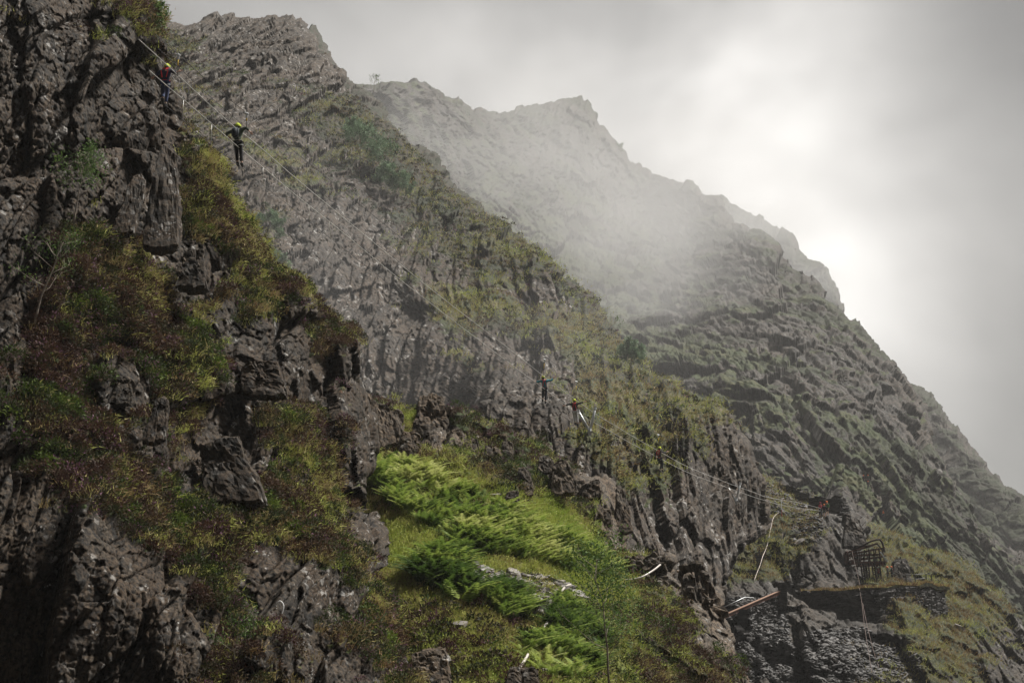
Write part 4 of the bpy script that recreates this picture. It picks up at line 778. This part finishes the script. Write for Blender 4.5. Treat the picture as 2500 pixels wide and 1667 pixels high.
def putslab(sname, px, py, size, label, group, cat='stone'):
    p, n, D = surf(sname, px, py)
    o = bpy.data.objects.new('loose_stone', rs.choice(SL)); COL.objects.link(o); o.location = p+Vector((0, 0, .05)); o.scale = (size, size, size)
    q = Vector((n.x*.5+rs.uniform(-.3, .3), n.y*.5+rs.uniform(-.3, .3), 1)).normalized().to_track_quat('Z', 'Y'); o.rotation_euler = (q @ Matrix.Rotation(rs.random()*6.28, 3, 'Z').to_quaternion()).to_euler()
    return tag(o, label, cat, group)
k = 0
while k < 110:
    x = rs.uniform(1125, 1425); y = rs.uniform(1370, 1512)
    if inpoly(np.array([x]), np.array([y]), RUB)[0]:
        putslab('grassy_ridge', x, y, rs.uniform(.35, .85), 'grey slate slab in the rubble patch below the bracken', 'slate slabs in the rubble patch'); k += 1
for x, y, z, l in ((1018, 1338, .55, 'lone pale slate slab lying on the turf left of the bracken'), (1012, 1152, .75, 'pale slab at the top of the bracken'), (985, 1142, .6, 'flat slab half hidden in ferns near the near cliff'), (1205, 1216, .8, 'pale flat slab on the heather bank above the bracken'), (1120, 1530, .6, 'dark slab sunk in turf under the round fern clump'), (1110, 1480, .6, 'slate slab at the foot of the round fern clump'), (1445, 1530, 1.0, 'bright white slab pair in the ferns by the small tree'), (1460, 1540, .7, 'bright white slab next to the white pair in the ferns'), (1255, 1575, .4, 'small pale slab in turf beside the pipe'), (1110, 1600, .6, 'grey slab above the dark boulder'), (1330, 1640, .35, 'small white stone in the ferns at the bottom')):
    putslab('grassy_ridge', x, y, z, l, None)
putslab('terrace_hillside', 1950, 1325, 1.7, 'pale tilted slab lying on the terrace grass', None)
putslab('terrace_hillside', 2340, 1535, 1.9, 'grey flat slab on the dark slope right of the wall', None)
def scree(sname, n, poly, smin, smax, label, mat):
    m = lambda s: inpoly(s['X'], s['Y'], poly).astype(float)
    p, nn, _ = pick(sname, n, m); V, F = [], []; base = 0
    for i in range(n):
        sx, sy, sz = rng.uniform(smin, smax), rng.uniform(smin, smax)*.6, rng.uniform(smin, smax)*.22
        q = Vector((nn[i][0]*.4+rng.normal()*.35, nn[i][1]*.4+rng.normal()*.35, 1)).normalized().to_track_quat('Z', 'Y').to_matrix() @ Matrix.Rotation(rng.random()*6.3, 3, 'Z')
        c = np.array([[x, y, z] for x in (-.5, .5) for y in (-.5, .5) for z in (-.5, .5)])*np.array([sx, sy, sz])*(1+rng.normal(0, .12, (8, 3)))
        V.append(c @ np.array(q).T+p[i]); F += [[base+j for j in f] for f in ((0, 1, 3, 2), (4, 6, 7, 5), (0, 4, 5, 1), (2, 3, 7, 6), (0, 2, 6, 4), (1, 5, 7, 3))]; base += 8
    tag(mesh_np('slate_scree', np.concatenate(V), F, mat), label, None, None, 'stuff')
M_scree = simple('scree_slate', (.036, .033, .031), .7, 0, .85, .9)
scree('grassy_ridge', 500, RUB, .08, .3, 'small slate chips between the slabs of the rubble patch', M_slate2)
scree('terrace_hillside', 2600, [(1760, 1470), (1900, 1450), (1930, 1540), (1960, 1667), (1830, 1667), (1790, 1560)], .2, .75, 'dark slate scree under the rail bridge', M_scree)
scree('terrace_hillside', 2600, [(1960, 1560), (2100, 1530), (2230, 1600), (2260, 1667), (1960, 1667)], .2, .9, 'dark slate scree below the tall platform wall', M_scree)
scree('terrace_hillside', 1500, [(1860, 1180), (1990, 1215), (2010, 1250), (2000, 1330), (1940, 1330), (1930, 1260), (1870, 1260)], .2, .7, 'slate waste spilling down the upper terrace', M_scree)

# ------------------------------------------------------------------ dry stone walls
def wall(name, path, h, label, mat=M_wall, course=.16, L0=.5, thick=.7, batter=.12, jag=.5, parent=None):
    """path = world points along the foot of the front face"""
    pts = [Vector(p) for p in path]; seg = [(pts[i+1]-pts[i]).length for i in range(len(pts)-1)]; tot = sum(seg); bm = bmesh.new(); z = 0; r = random.Random(hash(label) % 1000 if False else len(label))
    def on(s):
        for i, l in enumerate(seg):
            if s <= l or i == len(seg)-1: d = (pts[i+1]-pts[i]).normalized(); return pts[i]+d*min(s, l), d
            s -= l
    while z < h:
        ch = course*r.uniform(.6, 1.4); s = -r.random()*L0
        while s < tot:
            l = L0*r.uniform(.4, 1.7); hh = h if not callable(h) else h
            if z < h-jag*(.5+.5*math.sin(s*1.7+len(label)))*r.random():
                p, d = on(max(0, s+l/2)); dd = Vector((d.x, d.y, 0)).normalized(); nrm = Vector((-dd.y, dd.x, 0))
                M = Matrix((dd, nrm, Vector((0, 0, 1)))).transposed() @ Matrix.Rotation(r.uniform(-.05, .05), 3, 'Y')
                box(bm, Vector((p.x, p.y, p.z+z+ch/2))+nrm*(thick/2+z*batter+r.uniform(-.09, .09)), l*.97, thick, ch*.93, M, .10)
            s += l
        z += ch
    return tag(link(name, bm, mat, parent), label, 'wall')
A = lambda px, py, D: P(px, py, D)
wall('slate_wall', [A(1960, 1550, 172), A(2050, 1553, 170.5), A(2150, 1550, 171), A(2245, 1540, 174), A(2320, 1550, 178)], 4.5, 'tall black dry stone wall holding up the platform under the rusty frame', thick=1.2, jag=.3)
wall('slate_wall', [A(1778, 1640, 160), A(1850, 1672, 157), A(1935, 1680, 157)], 4.3, 'lower dry stone wall below the rail bridge', thick=1.0, jag=1.2)
wall('slate_wall', [A(1975, 1256, 205), A(2010, 1250, 204), A(2050, 1252, 204), A(2075, 1268, 205)], 2.1, 'ruined curved slate wall behind the people at the end of the cables', thick=.8, course=.13, jag=.9)
wall('slate_wall', [A(1900, 1205, 214), A(1935, 1213, 213), A(1972, 1226, 212)], 1.3, 'low tumbled slate wall at the top left of the terrace', M_scree, thick=.8, jag=.8)
wall('slate_wall', [A(1865, 1475, 176), A(1910, 1478, 175), A(1958, 1462, 176)], 2.2, 'short broken slate wall between the stairs and the platform', M_wall, thick=.8, jag=.8)
# turf on the platform
bm = bmesh.new()
top = [A(1958, 1446, 176), A(2000, 1442, 173.5), A(2050, 1438, 173), A(2150, 1432, 173.5), A(2245, 1424, 176), A(2320, 1432, 180)]
top = [top[i].lerp(top[i+1], q)+Vector((0, random.uniform(-.3, .3), random.uniform(-.22, .16))) for i in range(len(top)-1) for q in (0, .2, .4, .6, .8)]+[top[-1]]
fr = [bm.verts.new(p+Vector((0, 0, random.uniform(-.08, .08)))) for p in top]; bk = [bm.verts.new(Vector((p.x*1.08, p.y+17, p.z+.35))) for p in top]; md = [bm.verts.new(Vector((p.x*1.03, p.y+6, p.z+.3))) for p in top]; lo = [bm.verts.new(p-Vector((0, 0, .35))) for p in top]
for i in range(len(top)-1):
    bm.faces.new((fr[i], fr[i+1], md[i+1], md[i])); bm.faces.new((md[i], md[i+1], bk[i+1], bk[i])); bm.faces.new((lo[i], lo[i+1], fr[i+1], fr[i]))
M_turf = terrain_mat('platform_turf', .35, (.035, .038, .012), (.075, .068, .025), .2, 0.0)
tag(link('ground', bm, M_turf), None, None, None, 'structure')
# grass fringe over the wall edge
n = 3200; ti = rng.random(n)*(len(top)-1.001); i0 = ti.astype(int); fr_ = (ti-i0)[:, None]; tp = np.array([p[:] for p in top]); bp = tp[i0]*(1-fr_)+tp[i0+1]*fr_+np.stack([rng.normal(0, .1, n), rng.random(n)*3-.2, np.zeros(n)+.05], -1)
d = np.stack([rng.normal(0, .4, n), rng.normal(-.2, .3, n), .7*np.ones(n)], -1)*(.25+.35*rng.random(n))[:, None]; sd = rdir(n)*.05
tris('grass', bp-sd, bp+sd, bp+d, np.clip(.25+.2*rng.standard_normal(n), 0, 1), M_grass, 'grass fringe along the top of the platform wall')

# ------------------------------------------------------------------ rusty winding frame
def frame():
    D = 188.0; O = A(2118, 1425, D); t = empty('winding_frame', O, 'rusty collapsed iron winding frame standing on two lattice legs above the wall', 'winding gear')
    def L(px, py, dy=0.0): v = A(px, py, D)-O; return v+Vector((0, dy, 0))
    for x0, x1, y0, y1 in ((2112, 2120, 1372, 1425), (2139, 2143, 1368, 1424)):
        bm = bmesh.new()
        for dy in (0, 1.3):
            beam(bm, L(x0-5, y0, dy), L(x0+2, y1, dy), .13, .13); beam(bm, L(x0+8, y0, dy), L(x0+14, y1, dy), .13, .13)
            for k in range(6):
                ya = y0+(y1-y0)*k/6; yb = y0+(y1-y0)*(k+1)/6; beam(bm, L(x0-4+k, ya, dy), L(x0+9+k, yb, dy), .06, .06); beam(bm, L(x0+9+k, ya, dy), L(x0-4+k, yb, dy), .06, .06)
        for k in range(4): beam(bm, L(x0, y0+k*16, 0), L(x0, y0+k*16, 1.3), .08, .08)
        link('leg', bm, M_rustd, t)
    for k, (xa, ya, xb, yb, w) in enumerate(((2073, 1347, 2140, 1327, .2), (2075, 1352, 2160, 1336, .12), (2074, 1355, 2150, 1352, .12), (2076, 1368, 2163, 1356, .14), (2078, 1373, 2164, 1371, .2), (2090, 1380, 2164, 1376, .12))):
        bm = bmesh.new()
        for dy in (0, 1.6): beam(bm, L(xa, ya, dy), L(xb, yb, dy), w*.6, w)
        beam(bm, L(xa+1, ya, 0), L(xa+1, ya, 1.6), w*.6, w*.6); beam(bm, L(xb-1, yb, 0), L(xb-1, yb, 1.6), w*.6, w*.6)
        link('crossbeam', bm, M_rust, t)
    for k in range(8):
        x = 2078+k*11.0+random.uniform(-3, 3); bm = bmesh.new(); beam(bm, L(x, 1346-k*1.4, -.03), L(x+random.uniform(-9, 9), 1374+random.uniform(-6, 6), -.03), .09, .11); beam(bm, L(x, 1346-k*1.4, 1.63), L(x+random.uniform(-12, 12), 1372+random.uniform(-6, 6), 1.63), .09, .11)
        beam(bm, L(x, 1360, 0), L(x, 1360, 1.6), .07, .07); link('upright', bm, M_rustd, t)
    bm = bmesh.new(); tube(bm, [L(2070+3*math.sin(q), 1360-15*math.cos(q), .8) for q in np.linspace(0, math.pi*2, 21)], .14, 6, caps=False)
    for q in np.linspace(0, math.pi, 5)[:-1]: beam(bm, L(2070+3*math.sin(q), 1360-15*math.cos(q), .8), L(2070-3*math.sin(q), 1360+15*math.cos(q), .8), .07, .07)
    link('cable_wheel', bm, M_rust, t)
    bm = bmesh.new(); tube(bm, [L(x, y, .5) for x, y in ((2098, 1336), (2112, 1328), (2128, 1320), (2142, 1316), (2150, 1315), (2156, 1322), (2160, 1336), (2162, 1346))], .11, 6); link('bent_rail', bm, M_rustd, t, True)
    bm = bmesh.new(); beam(bm, L(2143, 1325, .5), L(2160, 1345, .5), .1, .12); link('brace', bm, M_rustd, t)
    bm = bmesh.new(); beam(bm, L(2149, 1347, -.1), L(2166, 1371, -.1), .1, .14); link('pale_bar', bm, M_steel, t)
    return t
frame()
for pts, lab in (([(2080, 1345, 187.6), (2086, 1372, 186), (2099, 1425, 182), (2106, 1470, 172), (2118, 1530, 164), (2136, 1600, 158), (2160, 1670, 152)], 'long rusty cable hanging from the winding frame down over the wall'), ([(2098, 1434, 173), (2104, 1470, 170), (2111, 1530, 163), (2122, 1600, 157), (2134, 1670, 152)], 'second rusty cable hanging over the wall left of the long one')):
    bm = bmesh.new(); tube(bm, smoothline(pts, 5), .024, 5); tag(link('hanging_cable', bm, simple('rusty_cable', (.13, .09, .075), .8), None, True), lab, 'cable')
def railing(pts, h, label, mat=M_dark, r=.025):
    w = [A(*p) for p in pts]; t = empty('railing', w[0], label, 'railing'); o = w[0]
    for p in w:
        bm = bmesh.new(); tube(bm, [p-o, p-o+Vector((0, 0, h))], r*1.5, 6); link('post', bm, mat, t)
    for q, nm in ((1.0, 'top_rail'), (.5, 'middle_rail')):
        bm = bmesh.new(); tube(bm, [p-o+Vector((0, 0, h*q-.02)) for p in w], r*.8, 5); link(nm, bm, mat, t)
railing([(1972, 1432, 186), (2000, 1431, 186), (2030, 1429, 186), (2062, 1427, 186)], 1.15, 'thin railing along the left half of the wall platform')
railing([(2213, 1424, 186), (2235, 1424, 186), (2262, 1422, 187), (2275, 1424, 187)], 1.0, 'dark tubular railing at the right end of the wall platform', r=.04)
railing([(1983, 1206, 209), (2003, 1205, 209), (2022, 1205, 209), (2028, 1208, 209)], .95, 'thin railing behind the ruined curved slate wall')
# stairway track with its pale handrail
M_rail = simple('worn_handrail', (.38, .33, .29), .6, .1, .25, 2)
def stair():
    rail = [(1901, 1251), (1889, 1262), (1884, 1280), (1880, 1297), (1877, 1312), (1874, 1327), (1869, 1342), (1862, 1358), (1856, 1378), (1848, 1398), (1841, 1417)]
    DD = lambda y: float(np.interp(y, [1250, 1330, 1420], [193, 185, 175])); O = A(1841, 1425, 175); t = empty('stairway', O, 'steep slate stairway with a pale handrail climbing the terrace', 'stairs')
    bm = bmesh.new(); tube(bm, smoothline([(x, y, DD(y)) for x, y in rail], 3), .038, 6); bmesh.ops.translate(bm, verts=bm.verts[:], vec=-O); link('handrail', bm, M_rail, t, True)
    for x, y in rail[::2]:
        bm = bmesh.new(); p = A(x, y, DD(y))-O; tube(bm, [p, p-Vector((0, 0, .95))], .04, 5); link('post', bm, M_rust, t)
    for k in range(38):
        y = 1274+k*4.3; x = float(np.interp(y, [c[1] for c in rail], [c[0] for c in rail]))-13; p = A(x, y+8, DD(y)-.4)-O; bm = bmesh.new(); box(bm, p, 1.1, .5, .16, None, .15); link('step', bm, M_slate, t)
stair()
for i, (x, y, h_, D) in enumerate(((1876, 1196, 22, 212), (1888, 1201, 22, 212), (1900, 1205, 20, 211), (1909, 1211, 22, 210), (1942, 1218, 18, 208), (1824, 1454, 22, 172), (1828, 1455, 14, 172), (1849, 1461, 14, 171), (1866, 1461, 16, 171), (1820, 1480, 16, 168))):
    bm = bmesh.new(); p = A(x, y, D); tube(bm, [Vector((0, 0, -.1)), Vector((random.uniform(-.12, .12), 0, m2(h_, D)))], .05, 6); o = link('fence_post', bm, M_rustd); o.location = p
    tag(o, 'thin dark post in the row on the upper terrace edge' if i < 5 else 'thin leaning iron post beside the rail bridge', 'post', 'posts on the upper terrace edge' if i < 5 else 'iron posts beside the rail bridge')
bm = bmesh.new(); tube(bm, [(0, 0, -.1), (0, 0, 1.05)], .055, 8); o = link('marker_post', bm, M_white); o.location = A(1908, 1242, 193); bm = bmesh.new(); tube(bm, [(0, 0, -.9), (0, 0, -.1)], .06, 8); link('red_foot', bm, simple('faded_red', (.35, .10, .08)), o); tag(o, 'white marker post with faded red foot above the stairway', 'post')
# rail bridge
def bridge():
    a = A(1768, 1505, 161); b = A(1917, 1440, 169); t = empty('rail_bridge', a, 'rusty sloping rail beam crossing above the slate scree', 'bridge'); d = b-a
    bm = bmesh.new(); beam(bm, (0, 0, 0), d, .18, .32); link('front_beam', bm, M_rust, t)
    bm = bmesh.new(); beam(bm, (0, 0, .17), d+Vector((0, 0, .17)), .3, .06); link('rail_top', bm, simple('worn_rail', (.33, .20, .14), .6), t)
    bm = bmesh.new(); beam(bm, (0, 1.6, .1), d+Vector((0, 1.6, .1)), .16, .3); link('rear_beam', bm, M_rustd, t)
    bm = bmesh.new(); tube(bm, [(0, 1.2, .9), d*.35+Vector((0, 1.2, 1.0)), d*.5+Vector((0, 1.2, .6))], .04, 5); link('hand_cable', bm, M_steel, t, True)
    for k in range(7):
        bm = bmesh.new(); q = d*(.08+.13*k); beam(bm, q+Vector((0, .1, .02)), q+Vector((0, 1.5, .08)), .2, .12); link('sleeper', bm, M_wood, t)
    for px, py, D, h, w in ((1815, 1524, 162.5, 1.3, .9), (1913, 1470, 168, 1.8, .8)):
        bm = bmesh.new(); B = A(px, py, D)-a; z = 0
        while z < h: ch = random.uniform(.1, .2); box(bm, B+Vector((0, .4, z+ch/2)), w*random.uniform(.9, 1.1), .9, ch*.94, None, .08); z += ch
        link('pier', bm, M_wall, t)
bridge()
bm = bmesh.new(); tube(bm, [A(1562, 1372, 84)+Vector((.05, 0, .1)), A(1652, 1393, 84), A(1692, 1412, 84)][1:], .055, 6); tag(link('timber_pole', bm, M_wood, None, True), 'thin timber pole leaning across the notch at the right of the ridge', 'pole')
# signs and marks on the rock
bm = bmesh.new(); box(bm, (0, 0, 0), m2(9, 150), .05, m2(14, 150)); o = link('sign_board', bm, M_white); p = surf('cliff_face', 1832, 1283)[0]; o.location = A(1832, 1283, surf('cliff_face', 1832, 1283)[2]-.9)
bm = bmesh.new(); box(bm, (.04, -.04, -.02), .14, .02, .2); link('printed_mark', bm, M_black, o); bm = bmesh.new(); tube(bm, [(0, 0, -.1), (0, 1.4, -.2)], .04, 5); link('fixing', bm, M_steel, o); tag(o, 'small white sign board with a dark mark fixed to the cliff foot', 'sign')
p, nn, D = surf('near_cliff', 683, 1485); bm = bmesh.new(); tube(bm, [Vector((math.cos(q)*.10*(1+.15*math.sin(3*q)), -.02, math.sin(q)*.21)) for q in np.linspace(0, 6.283, 17)], .022, 5, caps=False); o = link('painted_ring', bm, M_white); o.location = A(683, 1485, D-.22); tag(o, 'white oval ring marked on the dark rock low on the near cliff', 'marking')
# pale pipes
def pipe(pts, r, label):
    bm = bmesh.new(); tube(bm, smoothline(pts, 7), r, 8); tag(link('pipe', bm, M_pipe, None, True), label, 'pipe', 'pale pipes on the ridge')
pipe([(1526, 1415, 76), (1545, 1414, 76), (1565, 1409, 76), (1585, 1398, 76.4), (1600, 1388, 77), (1612, 1378, 77.5)], .045, 'curved white pipe sagging below the tawny grass cap')
sf = lambda x, y: surf('grassy_ridge', x, y)[2]-.75
pipe([(x, y, sf(x, y)) for x, y in ((1392, 1426), (1378, 1434), (1366, 1450), (1357, 1470), (1348, 1495), (1338, 1515), (1327, 1533))], .05, 'pale pipe lying across the rubble patch')
pipe([(x, y, sf(x, y)) for x, y in ((1289, 1597), (1279, 1614), (1268, 1630), (1260, 1645), (1257, 1672))], .05, 'short pale pipe at the bottom edge beside the boulder')
# people climbing on the far slope
for px, py, lab, jac in ((2109, 1181, 'person in black with orange helmet left of the upper pair on the far slope', (.03, .03, .03)), (2120, 1180, 'person in dark green with orange helmet, right of the upper far slope pair', (.03, .06, .03)), (2120, 1195, 'person with orange helmet just below the upper pair on the far slope', (.03, .03, .04)), (2157, 1262, 'person in orange top and orange helmet alone on the bare far slope', (.7, .16, .04))):
    D = surf('mountain', px, py)[2]-2.5
    small(px, py, D, R(random.uniform(-60, 60)), jac, (.03, .03, .035), OR, lab, 22/FPX*D/1.75 if px != 2157 else 16/FPX*D/1.75, group='people climbing the far slope')

# ------------------------------------------------------------------ trees
M_pale = leaf_mat('pale_tree_leaves', [(0, (.05, .09, .04)), (.5, (.13, .20, .11)), (1, (.26, .36, .22))]); M_green = leaf_mat('green_tree_leaves', [(0, (.03, .06, .012)), (.5, (.07, .13, .03)), (1, (.16, .25, .06))])
def tree(px, py, D, h, label, mat, nleaf, seed, spread=.5, lean=0.0, leaf=.12, start=.35, group=None, limbs=9, name='tree', tr=.03):
    r = random.Random(seed); O = A(px, py, D); t = empty(name, O, label, 'tree', group); bm = bmesh.new(); tip = Vector((lean*h, 0, h))
    path = [Vector((lean*h*q**1.4+r.uniform(-.03, .03)*h*q, r.uniform(-.02, .02)*h, h*q)) for q in np.linspace(0, 1, 7)]; tube(bm, path, tr*h*.6, 6, tr*h*.12); ends = [path[-1]]
    def br(p, d, l, rad, lev):
        pts = [p]; 
        for i in range(3): d = (d+Vector((r.uniform(-.3, .3), r.uniform(-.3, .3), r.uniform(-.1, .25)))).normalized(); pts.append(pts[-1]+d*l/3)
        tube(bm, pts, rad, 4, rad*.35); ends.append(pts[-1]); ends.append(pts[-2])
        if lev > 0:
            for i in range(3): br(pts[r.choice((1, 2, 3))], (d+Vector((r.uniform(-1, 1), r.uniform(-1, 1), r.uniform(-.2, .7)))).normalized(), l*.55, rad*.5, lev-1)
    for i in range(limbs):
        q = start+(1-start)*(i+.5)/limbs; p = path[min(5, int(q*6))].lerp(path[min(6, int(q*6)+1)], q*6-int(q*6)); a = i*2.4+r.random(); br(p, Vector((math.cos(a), math.sin(a)*.8, .55)).normalized(), h*spread*(1.15-q*.7), tr*h*.2, 1)
    link('trunk', bm, M_bark, t, True)
    if nleaf:
        E = np.array([e[:] for e in ends]); k = rng.integers(0, len(E), nleaf); c = E[k]+rng.normal(0, h*.06, (nleaf, 3)); a = rdir(nleaf); b = rdir(nleaf)
        tone = np.clip(.5+.25*rng.standard_normal(len(E))[k]+.12*rng.standard_normal(nleaf), 0, 1); l = leaf*(.6+.8*rng.random(nleaf))[:, None]
        tris('crown', c-a*l*.35, c+a*l*.35, c+b*l, tone, mat, None, t)
    return t
PT = 'pale leaved trees rooted in the cliff face'
for i, (px, py, h, lab) in enumerate(((858, 352, 2.6, 'topmost pale leaved tree in the high gully of the cliff face'), (880, 395, 4.0, 'wide pale leaved tree below the topmost one in the gully'), (925, 440, 4.4, 'largest pale leaved tree in the middle of the gully'), (940, 470, 2.6, 'small pale leaved tree under the largest one'), (972, 490, 2.8, 'lowest pale leaved tree at the right of the gully'), (655, 590, 2.4, 'green bush on the left of the cliff face above the near cliff'), (668, 690, 2.4, 'low green bush beside the near cliff edge'), (1540, 905, 2.2, 'small bush on the skyline of the grassy slope'))):
    D = surf('cliff_face', px, py)[2]-.6; tree(px, py, D, h, lab, M_pale, 2600, i+30, .62, leaf=.20, start=.15, group=PT, tr=.02)
tree(85, 790, surf('near_cliff', 85, 790)[2]-.5, 2.5, 'slender pale stemmed young birch on the heather at the far left', M_green, 700, 51, .45, .28, leaf=.06, start=.35, tr=.025)
tree(180, 552, surf('near_cliff', 180, 552)[2]-.6, 2.3, 'young tree with dark green leaves against the near black cliff', M_green, 1500, 52, .45, .10, leaf=.07, start=.35, tr=.02)
tree(1488, 1690, 55, 4.3, 'sparse rowan tree with thin pale trunk at the bottom right of the bracken', M_green, 5200, 53, .36, -.10, leaf=.075, start=.25, limbs=16, tr=.018)
tree(1560, 1660, 57, 2.2, 'bare leaning sapling beside the rowan trunk', M_green, 160, 54, .4, .35, leaf=.06, start=.4, limbs=5, tr=.012)
tree(565, 1660, surf('near_cliff', 565, 1660)[2]-.4, 1.6, 'small leafy sapling at the foot of the near cliff', M_green, 500, 55, .45, .1, leaf=.06, start=.3, limbs=6)
tree(912, 226, 556, 5.5, 'tiny bare tree on the skyline of the dark spur', M_green, 300, 56, .5, .1, leaf=.3, limbs=6)
_t = surf('mountain', 1512, 378); tree(1250+_t[0].x/_t[2]*FPX, 384, _t[2], 10, 'faint thorn tree on the misty right edge of the mountain', M_green, 700, 57, .5, .1, leaf=.8, limbs=7)
tree(1494, 822, 158.5, 1.7, 'thin bare bush on the cliff edge above the grassy slope', M_green, 120, 58, .6, .15, leaf=.12, limbs=6)
tree(551, 228, 208, 2.2, 'dead bare branch on the upper part of the cliff face', M_green, 0, 59, .6, .05, limbs=5)
for i, (px, py) in enumerate(((318, 40), (343, 46), (365, 60), (376, 84))):
    tree(px, py, 66.2, .75, 'dark wiry shrub on the top edge of the near cliff', M_green, 420, 60+i, .7, .1, leaf=.10, start=.05, limbs=7, group='wiry shrubs on the cliff edge', name='shrub')
